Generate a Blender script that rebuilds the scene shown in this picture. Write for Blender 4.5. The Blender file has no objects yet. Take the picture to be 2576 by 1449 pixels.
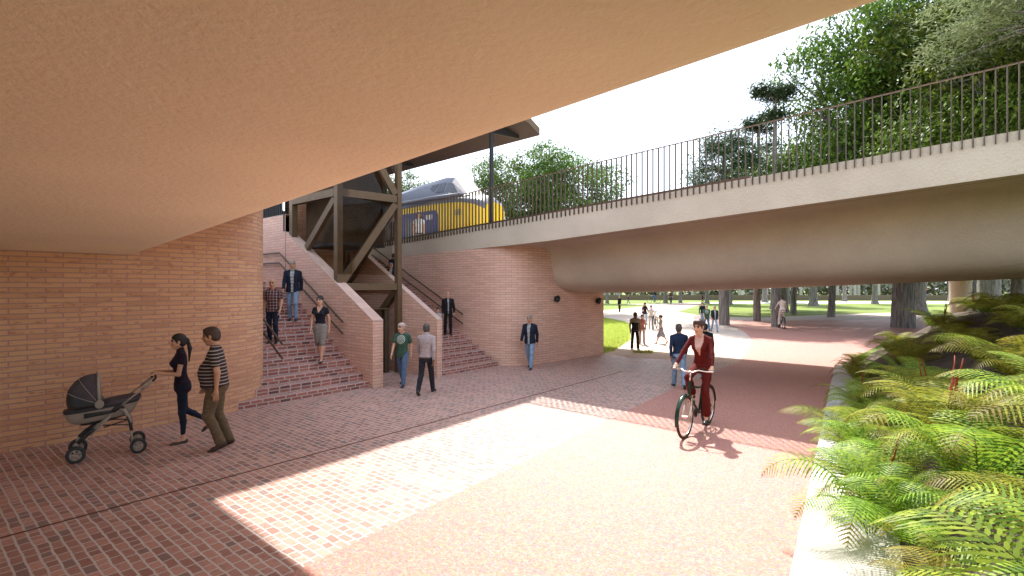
import bpy, math, random
import numpy as np
from mathutils import Vector, Matrix
SC = bpy.context.scene
COL = SC.collection
R = math.radians
# ---------------- camera, world, sun, exposure ----------------
HC = 2.6
cd = bpy.data.cameras.new('camera'); cam = bpy.data.objects.new('camera', cd); COL.objects.link(cam)
cam.location = (0, 0, HC); cam.rotation_euler = (R(90), 0, R(39.5 - 90))
cd.lens = 18; cd.sensor_width = 36; cd.clip_start = 0.05; cd.clip_end = 3000
SC.camera = cam
SUN = Vector((.60, .47, 1.0)).normalized()
sun_el = math.asin(SUN.z); sun_rot = math.atan2(SUN.x, SUN.y)
w = bpy.data.worlds.new('World'); SC.world = w; w.use_nodes = True
nt = w.node_tree; nt.nodes.clear()
sky = nt.nodes.new('ShaderNodeTexSky'); sky.sky_type = 'NISHITA'; sky.sun_disc = False
sky.sun_elevation = sun_el; sky.sun_rotation = sun_rot; sky.air_density = 1.0; sky.dust_density = 3.0; sky.ozone_density = 1.0
bg = nt.nodes.new('ShaderNodeBackground'); bg.inputs[1].default_value = .15
wo = nt.nodes.new('ShaderNodeOutputWorld')
# thin high cloud veil mixed into the sky
tc = nt.nodes.new('ShaderNodeTexCoord'); nz = nt.nodes.new('ShaderNodeTexNoise'); nz.inputs['Scale'].default_value = 2.2
nz.inputs['Detail'].default_value = 5; mp = nt.nodes.new('ShaderNodeMapping'); mp.inputs['Scale'].default_value = (1, 1, 2.5)
cr = nt.nodes.new('ShaderNodeMapRange'); cr.inputs[1].default_value = .38; cr.inputs[2].default_value = .62
cr.inputs[3].default_value = .45; cr.inputs[4].default_value = .95
mx = nt.nodes.new('ShaderNodeMix'); mx.data_type = 'RGBA'; mx.inputs[7].default_value = (5.6, 6.2, 7.3, 1)
L = nt.links.new
L(tc.outputs['Generated'], mp.inputs[0]); L(mp.outputs[0], nz.inputs['Vector']); L(nz.outputs[0], cr.inputs[0])
L(cr.outputs[0], mx.inputs[0]); L(sky.outputs[0], mx.inputs[6]); L(mx.outputs[2], bg.inputs[0]); L(bg.outputs[0], wo.inputs[0])
sd = bpy.data.lights.new('sun', 'SUN'); sd.energy = 3.9; sd.angle = R(.9); sd.color = (1, .95, .86)
so = bpy.data.objects.new('sun', sd); COL.objects.link(so); so.location = (10, 10, 40)
so.rotation_euler = SUN.to_track_quat('Z', 'Y').to_euler()
SC.view_settings.view_transform = 'Standard'; SC.view_settings.look = 'None'; SC.view_settings.gamma = 1
SC.view_settings.exposure = 1.27
SC.cycles.use_denoising = True
SC.cycles.max_bounces = 8; SC.cycles.diffuse_bounces = 5; SC.cycles.glossy_bounces = 3
SC.cycles.transmission_bounces = 4; SC.cycles.transparent_max_bounces = 12
SC.cycles.caustics_reflective = False; SC.cycles.caustics_refractive = False
# ---------------- rays: a pixel of the 2576x1449 view to a point of the place ----------------
CA, SA = math.cos(R(39.5)), math.sin(R(39.5))
def ray(px, py):
    r = (px - 1288) / 1288
    return CA + r * SA, SA - r * CA, -(py - 724.5) / 1288
def atz(px, py, z=0.):
    a, b, c = ray(px, py); t = (z - HC) / c
    return (a * t, b * t, z)
def atd(px, py, t):
    a, b, c = ray(px, py)
    return (a * t, b * t, HC + c * t)
# ---------------- objects ----------------
def tag(o, label=None, cat=None, group=None, kind=None):
    if label: o['label'] = label
    if cat: o['category'] = cat
    if group: o['group'] = group
    if kind: o['kind'] = kind
    return o
def thing(name, label, cat, loc=(0, 0, 0), rotz=0., group=None):
    o = bpy.data.objects.new(name, None); COL.objects.link(o); o.empty_display_size = .1
    o.location = loc; o.rotation_euler = (0, 0, rotz)
    return tag(o, label, cat, group)
def copy_tree(o, parent=None):
    c = o.copy(); COL.objects.link(c); c.parent = parent
    for ch in list(o.children): copy_tree(ch, c)
    return c
def link_mesh(name, me, mats, parent=None, smooth=False, loc=None, autosmooth=None):
    o = bpy.data.objects.new(name, me); COL.objects.link(o)
    for m in (mats if isinstance(mats, (list, tuple)) else [mats]): me.materials.append(m)
    if parent: o.parent = parent
    if loc is not None: o.location = loc
    if smooth and len(me.polygons):
        me.polygons.foreach_set('use_smooth', [True] * len(me.polygons))
        if autosmooth:
            me.set_sharp_from_angle(angle=R(autosmooth))
    return o
def np_mesh(name, V, F4=None, F3=None, mi=None, uv=None):
    """mesh out of numpy arrays"""
    me = bpy.data.meshes.new(name)
    V = np.asarray(V, dtype=np.float32)
    parts = []; starts = []; tot = []; n = 0
    for F, k in ((F4, 4), (F3, 3)):
        if F is None or len(F) == 0: continue
        F = np.asarray(F, dtype=np.int32); parts.append(F.ravel())
        starts.append(n + np.arange(len(F)) * k); tot.append(np.full(len(F), k)); n += len(F) * k
    me.vertices.add(len(V)); me.vertices.foreach_set('co', V.ravel())
    if parts:
        idx = np.concatenate(parts); st = np.concatenate(starts); tt = np.concatenate(tot)
        me.loops.add(len(idx)); me.loops.foreach_set('vertex_index', idx.astype(np.int32))
        me.polygons.add(len(st)); me.polygons.foreach_set('loop_start', st.astype(np.int32))
        try: me.polygons.foreach_set('loop_total', tt.astype(np.int32))
        except Exception: pass
        if mi is not None: me.polygons.foreach_set('material_index', np.asarray(mi, dtype=np.int32))
        if uv is not None:
            ul = me.uv_layers.new(name='UVMap'); ul.data.foreach_set('uv', np.asarray(uv, dtype=np.float32).ravel())
    me.update(calc_edges=True); me.validate()
    return me
class MB:
    def __init__(s): s.v = []; s.f = []; s.m = []; s.uv = []; s.mat = 0
    def add(s, vs, fs, uvs=None):
        b = len(s.v); s.v += [tuple(p) for p in vs]
        for i, f in enumerate(fs):
            s.f.append([b + k for k in f]); s.m.append(s.mat)
            s.uv.append(uvs[i] if uvs else [(0, 0)] * len(f))
    def box(s, x0, x1, y0, y1, z0, z1):
        vs = [(x, y, z) for z in (z0, z1) for y in (y0, y1) for x in (x0, x1)]
        fs = [(0, 2, 3, 1), (4, 5, 7, 6), (0, 1, 5, 4), (2, 6, 7, 3), (0, 4, 6, 2), (1, 3, 7, 5)]
        uvs = []
        for k, f in enumerate(fs):
            ax = ((0, 1), (0, 1), (0, 2), (0, 2), (1, 2), (1, 2))[k]
            uvs.append([(vs[i][ax[0]], vs[i][ax[1]]) for i in f])
        s.add(vs, fs, uvs)
    def beam(s, p, q, w, h, up=(0, 0, 1)):
        """rectangular bar from p to q, w sideways, h along up"""
        p = Vector(p); q = Vector(q); d = (q - p).normalized(); u = Vector(up)
        if abs(d.dot(u)) > .98: u = Vector((1, 0, 0))
        sd = d.cross(u).normalized(); u = sd.cross(d).normalized()
        vs = [e + sd * (a * w / 2) + u * (b * h / 2) for e in (p, q) for a, b in ((-1, -1), (1, -1), (1, 1), (-1, 1))]
        s.add(vs, [(0, 1, 2, 3)[::-1], (4, 5, 6, 7), (0, 1, 5, 4), (1, 2, 6, 5), (2, 3, 7, 6), (3, 0, 4, 7)])
    def tube(s, pts, rad, n=8, cap=True, flat=None):
        pts = [Vector(p) for p in pts]
        rr = rad if isinstance(rad, (list, tuple)) else [rad] * len(pts)
        rings = []; prev = None
        for i, p in enumerate(pts):
            d = (pts[min(i + 1, len(pts) - 1)] - pts[max(i - 1, 0)])
            if d.length < 1e-9: d = Vector((0, 0, 1))
            d.normalize()
            if prev is None:
                u = Vector((0, 0, 1)) if abs(d.z) < .9 else Vector((1, 0, 0))
                u = (u - d * u.dot(d)).normalized()
            else:
                u = (prev - d * prev.dot(d)).normalized()
            prev = u; w2 = d.cross(u)
            rings.append([p + (u * math.cos(2 * math.pi * k / n) + w2 * math.sin(2 * math.pi * k / n) * (flat or 1)) * rr[i] for k in range(n)])
        vs = [p for r_ in rings for p in r_]; fs = []
        for i in range(len(pts) - 1):
            for k in range(n):
                a = i * n + k; b = i * n + (k + 1) % n
                fs.append((a, b, b + n, a + n))
        if cap:
            fs.append(tuple(range(n))[::-1]); fs.append(tuple(range((len(pts) - 1) * n, len(pts) * n)))
        s.add(vs, fs)
    def torus(s, c, axis, Rr, r_, n=28, m=6, flat=1.):
        c = Vector(c); ax = Vector(axis).normalized()
        u = Vector((0, 0, 1)) if abs(ax.z) < .9 else Vector((1, 0, 0)); u = (u - ax * u.dot(ax)).normalized(); w2 = ax.cross(u)
        vs = []; fs = []
        for i in range(n):
            a = 2 * math.pi * i / n; d = u * math.cos(a) + w2 * math.sin(a)
            for k in range(m):
                b = 2 * math.pi * k / m
                vs.append(c + d * (Rr + r_ * math.cos(b)) + ax * (r_ * flat * math.sin(b)))
        for i in range(n):
            for k in range(m):
                fs.append((i * m + k, ((i + 1) % n) * m + k, ((i + 1) % n) * m + (k + 1) % m, i * m + (k + 1) % m))
        s.add(vs, fs)
    def disc(s, c, axis, r_, th, n=20, r2=None):
        c = Vector(c); ax = Vector(axis).normalized()
        s.tube([c - ax * th / 2, c + ax * th / 2], [r_, r2 or r_], n)
    def prism(s, poly, zb, zt, uvoff=0.):
        """closed plan polygon (counter-clockwise) between two heights (numbers or functions of x,y); uv in metres"""
        fb = zb if callable(zb) else (lambda x, y: zb); ft = zt if callable(zt) else (lambda x, y: zt)
        n = len(poly); vs = [(x, y, fb(x, y)) for x, y in poly] + [(x, y, ft(x, y)) for x, y in poly]
        fs = []; uvs = []; L_ = uvoff
        for i in range(n):
            j = (i + 1) % n; l = math.dist(poly[i], poly[j])
            fs.append((i, j, n + j, n + i)); uvs.append([(L_, vs[i][2]), (L_ + l, vs[j][2]), (L_ + l, vs[n + j][2]), (L_, vs[n + i][2])]); L_ += l
        fs.append(tuple(range(n))[::-1]); uvs.append([poly[i] for i in range(n)][::-1])
        fs.append(tuple(range(n, 2 * n))); uvs.append(list(poly))
        s.add(vs, fs, uvs)
    def build(s, name, mats, parent=None, smooth=False, world=False, autosmooth=None):
        v = s.v
        if world and parent is not None:
            l = parent.location; v = [(p[0] - l.x, p[1] - l.y, p[2] - l.z) for p in v]
        me = bpy.data.meshes.new(name); me.from_pydata(v, [], s.f)
        me.polygons.foreach_set('material_index', s.m)
        ul = me.uv_layers.new(name='UVMap'); k = 0; flat = [c for f in s.uv for p in f for c in p[:2]]
        if len(flat) == len(ul.data) * 2: ul.data.foreach_set('uv', flat)
        me.update()
        return link_mesh(name, me, mats, parent, smooth, autosmooth=autosmooth)
# ---------------- materials ----------------
class NT:
    def __init__(s, name):
        s.m = bpy.data.materials.new(name); s.m.use_nodes = True; s.t = s.m.node_tree
        s.b = s.t.nodes['Principled BSDF']; s.out = s.t.nodes['Material Output']
    def n(s, typ, **kw):
        x = s.t.nodes.new('ShaderNode' + typ)
        for k, v in kw.items(): setattr(x, k, v)
        return x
    def l(s, a, b): s.t.links.new(a, b)
    def noise(s, vec, scale, detail=3, rough=.5):
        x = s.n('TexNoise'); x.inputs['Scale'].default_value = scale; x.inputs['Detail'].default_value = detail
        x.inputs['Roughness'].default_value = rough
        if vec is not None: s.l(vec, x.inputs['Vector'])
        return x
    def ramp(s, fac, stops):
        x = s.n('ValToRGB'); cr = x.color_ramp
        while len(cr.elements) < len(stops): cr.elements.new(.5)
        for e, (p, c) in zip(cr.elements, stops):
            e.position = p; e.color = (*c, 1) if len(c) == 3 else c
        s.l(fac, x.inputs[0]); return x.outputs[0]
    def mix(s, fac, a, b, mode='MIX'):
        x = s.n('Mix', data_type='RGBA', blend_type=mode)
        for sock, val in ((x.inputs[0], fac), (x.inputs[6], a), (x.inputs[7], b)):
            if hasattr(val, 'links') or hasattr(val, 'is_linked'): s.l(val, sock)
            else: sock.default_value = val if not isinstance(val, tuple) else ((*val, 1) if len(val) == 3 else val)
        return x.outputs[2]
    def bump(s, h, strength=.3, dist=.01):
        x = s.n('Bump'); x.inputs['Strength'].default_value = strength; x.inputs['Distance'].default_value = dist
        s.l(h, x.inputs['Height']); s.l(x.outputs[0], s.b.inputs['Normal']); return x
    def mathn(s, op, a, b=None):
        x = s.n('Math', operation=op)
        for sock, val in zip(x.inputs, (a, b)):
            if val is None: continue
            if hasattr(val, 'is_linked'): s.l(val, sock)
            else: sock.default_value = val
        return x.outputs[0]
def plain(name, col, rough=.6, metal=0., vary=.12, scale=6., bump=0., bscale=60., emit=None, spec=None):
    t = NT(name); tc = t.n('TexCoord'); nz = t.noise(tc.outputs['Object'], scale)
    lo = tuple(c * (1 - vary) for c in col); hi = tuple(min(1, c * (1 + vary)) for c in col)
    t.l(t.ramp(nz.outputs[0], [(.3, lo), (.7, hi)]), t.b.inputs['Base Color'])
    t.b.inputs['Roughness'].default_value = rough; t.b.inputs['Metallic'].default_value = metal
    if spec is not None: t.b.inputs['Specular IOR Level'].default_value = spec
    if bump: t.bump(t.noise(tc.outputs['Object'], bscale, 4).outputs[0], bump, .01)
    if emit:
        t.b.inputs['Emission Color'].default_value = (*emit[0], 1); t.b.inputs['Emission Strength'].default_value = emit[1]
    return t.m
def brick_mat(name, c1, c2, mort, bw, rh, ms, spots=(.25, .1, .05), spotamt=.5, wobble=0., ground=False, bump=.6, rough=.75, squash=1.0, dark=None):
    t = NT(name); tc = t.n('TexCoord')
    if ground:
        sx = t.n('SeparateXYZ'); t.l(tc.outputs['Object'], sx.inputs[0]); cb = t.n('CombineXYZ')
        t.l(sx.outputs[1], cb.inputs[0]); t.l(sx.outputs[0], cb.inputs[1]); vec = cb.outputs[0]
    else: vec = tc.outputs['UV']
    if wobble:
        nw = t.noise(vec, 2.4 if ground else 3, 6 if ground else 4, .75 if ground else .6); vm = t.n('VectorMath', operation='SCALE'); vm.inputs['Scale'].default_value = wobble
        vs_ = t.n('VectorMath', operation='SUBTRACT'); vs_.inputs[1].default_value = (.5, .5, .5)
        t.l(nw.outputs['Color'], vs_.inputs[0]); t.l(vs_.outputs[0], vm.inputs[0]); va = t.n('VectorMath', operation='ADD')
        t.l(vec, va.inputs[0]); t.l(vm.outputs[0], va.inputs[1]); wv = va.outputs[0]
    else: wv = vec
    br = t.n('TexBrick'); t.l(wv, br.inputs['Vector']); br.offset = .5; br.offset_frequency = 2; br.squash = squash; br.squash_frequency = 3
    br.inputs['Scale'].default_value = 1; br.inputs['Brick Width'].default_value = bw; br.inputs['Row Height'].default_value = rh
    br.inputs['Mortar Size'].default_value = ms; br.inputs['Mortar Smooth'].default_value = .25
    br.inputs['Color1'].default_value = (0, 0, 0, 1); br.inputs['Color2'].default_value = (1, 1, 1, 1); br.inputs['Mortar'].default_value = (.5, .5, .5, 1)
    stops = [(0, c1), (.55, c2), (1, tuple((a + b) / 2 * 1.12 for a, b in zip(c1, c2)))]
    if dark: stops = [(0, dark), (.06, dark), (.09, c1), (.6, c2), (1, tuple(min(1, b * 1.25) for b in c2))]
    base = t.ramp(br.outputs['Color'], stops)
    # fired spots and streaks inside the bricks
    mp_ = t.n('Mapping'); mp_.inputs['Scale'].default_value = (6, 14, 6) if not ground else (16, 16, 16); t.l(vec, mp_.inputs[0])
    ns = t.noise(mp_.outputs[0], 1.0, 3, .6)
    fac = t.n('MapRange'); fac.inputs[1].default_value = .56; fac.inputs[2].default_value = .7; fac.inputs[4].default_value = spotamt
    t.l(ns.outputs[0], fac.inputs[0]); base = t.mix(fac.outputs[0], base, spots)
    n2 = t.noise(vec, .35, 2); base = t.mix(.55, base, t.ramp(n2.outputs[0], [(.3, (.42, .42, .42)), (.7, (.62, .62, .62))]), 'OVERLAY')
    col = t.mix(br.outputs['Fac'], base, mort)
    t.l(col, t.b.inputs['Base Color']); t.b.inputs['Roughness'].default_value = rough
    fine = t.noise(vec, 90, 3)
    h = t.mathn('ADD', t.mathn('MULTIPLY', t.mathn('SUBTRACT', 1., br.outputs['Fac']), 1.), t.mathn('MULTIPLY', fine.outputs[0], .35))
    if not ground:
        h = t.mathn('ADD', t.mathn('MULTIPLY', t.mathn('SUBTRACT', 1., br.outputs['Fac']), 1.), t.mathn('MULTIPLY', fine.outputs[0], .35))
    t.bump(h, bump, .012)
    return t.m
def plaster_mat(name, col, var=.08, warm=None):
    t = NT(name); tc = t.n('TexCoord'); o = tc.outputs['Object']
    n1 = t.noise(o, .5, 3); lo = tuple(c * (1 - var) for c in col); hi = tuple(c * (1 + var) for c in col)
    c = t.ramp(n1.outputs[0], [(.3, lo), (.7, hi)])
    n5 = t.noise(o, 3.5, 5, .7); c = t.mix(.3, c, t.ramp(n5.outputs[0], [(.3, (.43, .43, .43)), (.7, (.57, .57, .57))]), 'OVERLAY'); n3 = t.noise(o, 40, 3); c = t.mix(.25, c, t.ramp(n3.outputs[0], [(.35, (.4, .4, .4)), (.65, (.6, .6, .6))]), 'OVERLAY')
    t.l(c, t.b.inputs['Base Color']); t.b.inputs['Roughness'].default_value = .85
    n2 = t.noise(o, 17, 5, .62); t.bump(n2.outputs[0], .75, .022)
    return t.m
M = {}
M['brick'] = brick_mat('wall_brick', (.57, .295, .155), (.66, .375, .20), (.46, .26, .21), .44, .084, .011, (.33, .115, .05), .7, wobble=.008)
M['brick_pink'] = brick_mat('pink_wall_brick', (.64, .38, .285), (.71, .45, .34), (.50, .31, .26), .40, .082, .010, (.52, .28, .20), .4, wobble=.004)
M['coping'] = brick_mat('coping_brick', (.55, .36, .29), (.62, .42, .34), (.5, .38, .34), .12, .3, .008, (.45, .25, .2), .4)
M['brick_step'] = brick_mat('step_brick', (.24, .082, .068), (.37, .135, .105), (.56, .48, .44), .26, .0825, .015, (.12, .045, .05), .5, wobble=.012, dark=(.14, .06, .06))
M['paver'] = brick_mat('paving_brick', (.30, .145, .115), (.44, .235, .185), (.58, .53, .50), .185, .102, .0115, (.19, .10, .085), .6, wobble=.07, ground=True, bump=.9, rough=.45, squash=.7, dark=(.25, .165, .145))
M['plaster'] = plaster_mat('bridge_plaster', (.56, .475, .375), .10)
M['plaster_warm'] = plaster_mat('warm_bridge_plaster', (.92, .84, .62), .06)
M['bronze'] = plain('bronze_metal', (.085, .060, .035), .5, .3, .15)
M['rust'] = plain('dark_brown_metal', (.10, .05, .03), .5, .3, .15)
M['bronze_light'] = plain('bronze_profile', (.125, .078, .038), .6, .1, .1)
M['black'] = plain('black_metal', (.015, .015, .016), .45, .2, .2)
M['concrete'] = plaster_mat('pale_concrete', (.66, .64, .60), .06)
# ================= structure =================
def interp(x, xs, ys): return float(np.interp(x, xs, ys))
# ---- ground sheets ----
def sheet(name, poly, z, mat, kind='structure', n=None):
    from mathutils.geometry import tessellate_polygon
    b = MB(); tr = tessellate_polygon([[Vector((x, y, 0)) for x, y in poly]]); tr = [t if (Vector(poly[t[1]]) - Vector(poly[t[0]])).to_3d().cross((Vector(poly[t[2]]) - Vector(poly[t[0]])).to_3d()).z > 0 else t[::-1] for t in tr]
    b.add([(x, y, z) for x, y in poly], tr, [[poly[i] for i in t] for t in tr]); o = b.build(name, mat); tag(o, kind=kind); return o
def grass_mat():
    t = NT('lawn'); tc = t.n('TexCoord'); o = tc.outputs['Object']
    n1 = t.noise(o, .25, 4); n2 = t.noise(o, 30, 4, .7)
    c = t.ramp(n1.outputs[0], [(.3, (.115, .165, .018)), (.7, (.20, .26, .03))])
    c = t.mix(.6, c, t.ramp(n2.outputs[0], [(.3, (.3, .3, .3)), (.7, (.68, .68, .62))]), 'OVERLAY')
    t.l(c, t.b.inputs['Base Color']); t.b.inputs['Roughness'].default_value = .9; t.bump(n2.outputs[0], 1., .05); return t.m
M['lawn'] = grass_mat()
def pink_mat():
    t = NT('pink_aggregate'); tc = t.n('TexCoord'); o = tc.outputs['Object']
    v = t.n('TexVoronoi'); v.inputs['Scale'].default_value = 55; t.l(o, v.inputs['Vector'])
    n1 = t.noise(o, 38, 4, .7); n2 = t.noise(o, .3, 3)
    c = t.ramp(n1.outputs[0], [(.38, (.42, .185, .145)), (.55, (.51, .25, .20)), (.72, (.64, .40, .345))])
    c = t.mix(.35, c, v.outputs['Color'], 'SOFT_LIGHT')
    c = t.mix(.35, c, t.ramp(n2.outputs[0], [(.3, (.46, .46, .46)), (.7, (.56, .56, .56))]), 'OVERLAY')
    t.l(c, t.b.inputs['Base Color']); t.b.inputs['Roughness'].default_value = .48
    t.bump(n1.outputs[0], .8, .02); return t.m
M['pink'] = pink_mat()
M['soil'] = plain('soil', (.07, .05, .035), .95, 0, .3, 4., .6, 20.)
M['path_pale'] = brick_mat('pale_paving', (.44, .33, .27), (.52, .40, .33), (.56, .48, .42), .105, .2, .012, (.36, .26, .22), .3, wobble=.02, ground=True, bump=.4)
b = MB(); b.add([(-60, -400, 0), (600, -400, 0), (600, 500, 0), (-60, 500, 0)], [(0, 1, 2, 3)]); g = b.build('ground', M['lawn']); tag(g, kind='structure')
# brick plaza: everything beneath the bridges, edge against the lawn follows the photo
G_ = lambda px, py: atz(px, py)[:2]
plaza = [(-14, -12), (4, -12)] + [(21, -12), (40, -12)]
sheet('brick_paving', [(-14, -12), (19.6, -12), (22.5, 2.4), (22.5, 10.2), (17.8, 10.2), (17.5, 14), (-14, 14)], .004, M['paver'])
# pale paving in the park: left margin, bulge
S5 = lambda x, y: G_((2240 + x * .37267) / 1.4907, (1040 + y * .37267) / 1.4907)
park_pale = [(17.6, 9.0), (18.2, 10.15), S5(170, 740), S5(335, 630), S5(335, 468), S5(280, 445), S5(65, 402), S5(-120, 360), S5(-120, 330), S5(65, 333), S5(200, 322), S5(350, 306), S5(480, 290), S5(540, 284), S5(480, 276), S5(300, 274), S5(300, 268), S5(700, 264), S5(850, 262), S5(1000, 285), S5(810, 345), S5(1040, 386), S5(1230, 396), S5(1600, 403), S5(1900, 393), S5(2576, 368), S5(3300, 345), S5(3300, 500), S5(2576, 700), G_(2100, 930), (18.6, 5)]
sheet('pale_paving', park_pale, .008, M['path_pale'])
# pink path from the camera side through the underpass into the park
pinkp = [(-6, .05), (5.17, .99), (19.6, 2.5), G_(2250, 850), G_(2576, 800), S5(3300, 440), S5(2900, 425), S5(2200, 432), S5(1600, 440), S5(1300, 425), S5(1150, 405), S5(1040, 386), S5(860, 365), S5(810, 345), S5(900, 320), S5(1000, 290), S5(1060, 276), S5(900, 268), S5(760, 270), S5(780, 280), S5(775, 292), S5(700, 305), S5(600, 325), S5(570, 340), S5(580, 362), S5(650, 390), S5(800, 420), S5(1000, 437), S5(1230, 465), S5(1400, 512), S5(1490, 560), S5(1540, 610), S5(1545, 650), S5(1530, 700), S5(1500, 765), S5(1430, 850)] + [(13.0, 5.2), (8, 4.85), (2.2, 4.5), (-6, 4.1)]
sheet('pink_path', pinkp, .012, M['pink'])
sheet('far_path', [S5(800, 262), S5(1200, 264), S5(2576, 264), S5(5000, 268), S5(5000, 246), S5(2576, 243), S5(1500, 246), S5(900, 258)], .016, M['concrete'])
for nm, pl in (('drain_channel', [(-6, 7.46), (14, 7.46), (14, 7.50), (-6, 7.50)]),):
    b = MB(); b.box(-6, 14.5, 7.462, 7.498, -.02, .0065); o = b.build(nm, plain('channel_brick', (.10, .045, .03), .8)); tag(o, kind='structure')
# ---- left abutment wall ----
def arc(cx, cy, r, a0, a1, n): return [(cx + r * math.cos(R(a0 + (a1 - a0) * i / n)), cy + r * math.sin(R(a0 + (a1 - a0) * i / n))) for i in range(n + 1)]
t_ = thing('abutment_wall', 'rounded orange brick abutment wall behind the pram, below the near bridge', 'wall', (4.14, 11.3, 0))
b = MB(); poly = [(-14, 11.3)] + [(x, 11.3) for x in range(-12, 4, 4)] + arc(4.14, 12.9, 1.6, -90, 0, 24) + [(5.74, 26), (-14, 26)]
b.prism(poly, 0, lambda x, y: 5.25 - .06 * y)
b.build('wall', M['brick'], t_, True, True, 30)
# ---- near bridge ----
def sweep(profile, vs_, zf, mat, name, parent, smooth=True, caps=True):
    """profile: list of (u, z); zf(v, k, z) gives the height of profile point k at v"""
    V = []; n = len(profile)
    for v in vs_:
        for k, (u, z) in enumerate(profile): V.append((u, v, zf(v, k, z)))
    F = []
    for i in range(len(vs_) - 1):
        for k in range(n):
            a = i * n + k; c = i * n + (k + 1) % n
            F.append((a, a + n, c + n, c))
    b = MB(); b.add(V, F)
    if caps: b.add(V[:n], [tuple(range(n))]); b.add(V[-n:], [tuple(range(n))[::-1]])
    return b.build(name, mat, parent, smooth, True, 35)
t_ = thing('near_bridge', 'near bridge overhead with smooth tan plaster underside filling the top left', 'bridge', (0, 0, 3.9))
prof = [(-16, 3.88)] + [(-8, 3.88), (0, 3.88), (2.0, 3.88)] + [(2.65 + .55 * math.sin(R(a)), 4.43 - .55 * math.cos(R(a))) for a in range(0, 91, 10)] + [(3.2, 4.7), (3.26, 4.86), (3.38, 4.97), (3.55, 5.02), (5.2, 5.02), (5.2, 5.8), (-16, 5.8)]
prof = prof[::-1]
sweep(prof, [-16, -8, -4, -2, 0, 2, 4, 6, 8, 10, 12, 14, 18, 26], lambda v, k, z: z - .06 * v, M['plaster_warm'], 'deck', t_)
# ---- far bridge ----
Ub = 12.8
ztop = lambda v: 5.35 - .052 * v
zbot = lambda v: interp(v, [-20, -1.2, 9.56, 15.7, 40], [5.5, 4.63, 4.02, 3.86, 3.3])
zbel = lambda v: interp(v, [-20, -1.2, 8, 40], [3.4, 2.82, 2.43, 2.3])
FB = thing('far_bridge', 'far bridge with pale plaster edge beam and swollen belly spanning the underpass', 'bridge', (Ub, 6, 4))
b = MB()
def fbz(v, k, z):
    kind, f = z
    if kind == 't': return ztop(v) + f
    if kind == 'b': return zbot(v) + f
    return zbel(v) + (zbot(v) - zbel(v)) * f
half = [(.38, ('b', 0)), (1.35, ('b', 0)), (1.62, ('m', .97)), (1.78, ('m', .90)), (1.88, ('m', .8)), (1.94, ('m', .65)), (1.99, ('m', .5)), (2.06, ('m', .36)), (2.2, ('m', .22)), (2.42, ('m', .12)), (2.75, ('m', .05)), (3.2, ('m', .015)), (3.8, ('m', 0))]
Wb = 9.4
prof2 = [(Ub, ('t', 0)), (Ub, ('b', 0))] + [(Ub + u, z) for u, z in half] + [(Ub + Wb - u, z) for u, z in half[::-1]] + [(Ub + Wb, ('b', 0)), (Ub + Wb, ('t', 0)), (Ub + Wb - .35, ('t', -.02)), (Ub + Wb - .36, ('t', -.45)), (Ub + .36, ('t', -.45)), (Ub + .35, ('t', -.01))]
sweep(prof2, [-20, -12, -6, -3, -1, 1, 3, 5, 7, 9, 10.33, 11, 12.2, 13.5, 15, 17, 20, 30, 45], fbz, M['plaster'], 'deck', FB)
b = MB(); b.beam((Ub + .37, -19.9, zbot(-19.9) - .001), (Ub + .37, -1.2, zbot(-1.2) - .001), .012, .004); b.beam((Ub + .37, -1.2, zbot(-1.2) - .001), (Ub + .37, 9.56, zbot(9.56) - .001), .012, .004); b.build('joint', M['bronze'], FB, False, True)
# brown kerb along the far side of the deck
b = MB(); b.beam((Ub + .28, 30, ztop(30) + .045), (Ub + .28, 3.4, ztop(3.4) + .045), .1, .13); b.build('kerb', M['rust'], FB, False, True)
# pillar below
pl = thing('bridge_pillar', 'round plaster pillar under the far bridge, rising behind the ferns', 'pillar', (*atd(2416, 724, 17.6)[:2], 0))
b = MB(); b.tube([(0, 0, .0), (0, 0, 2.4), (0, 0, 2.75), (0, 0, 2.86)], [.30, .30, .30, .33], 28); b.build('shaft', M['plaster'], pl, True, autosmooth=40)
# railing on the near side of the far bridge
RL = thing('railing', 'long bronze bar railing along the near edge of the far bridge', 'railing', (Ub, 6, 5))
b = MB(); b.beam((Ub - .03, -9, ztop(-9) + 1.2), (Ub - .03, 19.4, ztop(19.4) + 1.2), .05, .018); b.build('handrail', M['rust'], RL, False, True)
nb = 0; far_b = MB(); v = -2.7; bi = 0; bar0 = None
while v < 19.4:
    z1 = ztop(v) + 1.19; z0 = ztop(v) - .17
    if bi < 99:
        if bar0 is None:
            b = MB(); b.box(-.028, .028, -.009, .009, 0, 1.36); bar0 = b.build('bar', M['bronze'], RL)
            o = bar0
        else:
            o = bar0.copy(); COL.objects.link(o); o.parent = RL
        o.location = (Ub - .03 - Ub, v - 6, z0 - 5)
    else: far_b.box(Ub - .058, Ub - .002, v - .009, v + .009, z0, z1)
    v += .153; bi += 1
tag(far_b.build('bar', M['bronze'], RL, False, True), kind='stuff')
# ---- right abutment: curved brick wall ----
t_ = thing('curved_wall', 'pinkish brick wall curving out beneath the far bridge, behind the second stair', 'wall', (14, 10.5, 0))
face = [(12.8, 45), (12.8, 30), (12.8, 20), (12.8, 14), (12.8, 12.3)]
cv = [(12.815, 12.0), (12.85, 11.7), (12.91, 11.4), (13.0, 11.15), (13.13, 10.93), (13.3, 10.75), (13.52, 10.61), (13.8, 10.5), (14.15, 10.42), (14.6, 10.36), (15.2, 10.30), (16.5, 10.18), (17.9, 10.07)]
b = MB(); b.prism(face + cv + [(17.95, 20), (22, 20), (22, 45)], 0, lambda x, y: (zbot(y) if x < 12.81 else zbot(y) + .25) if y > 9 else 4.2)
b.build('wall', M['brick_pink'], t_, True, True, 30)
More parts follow.
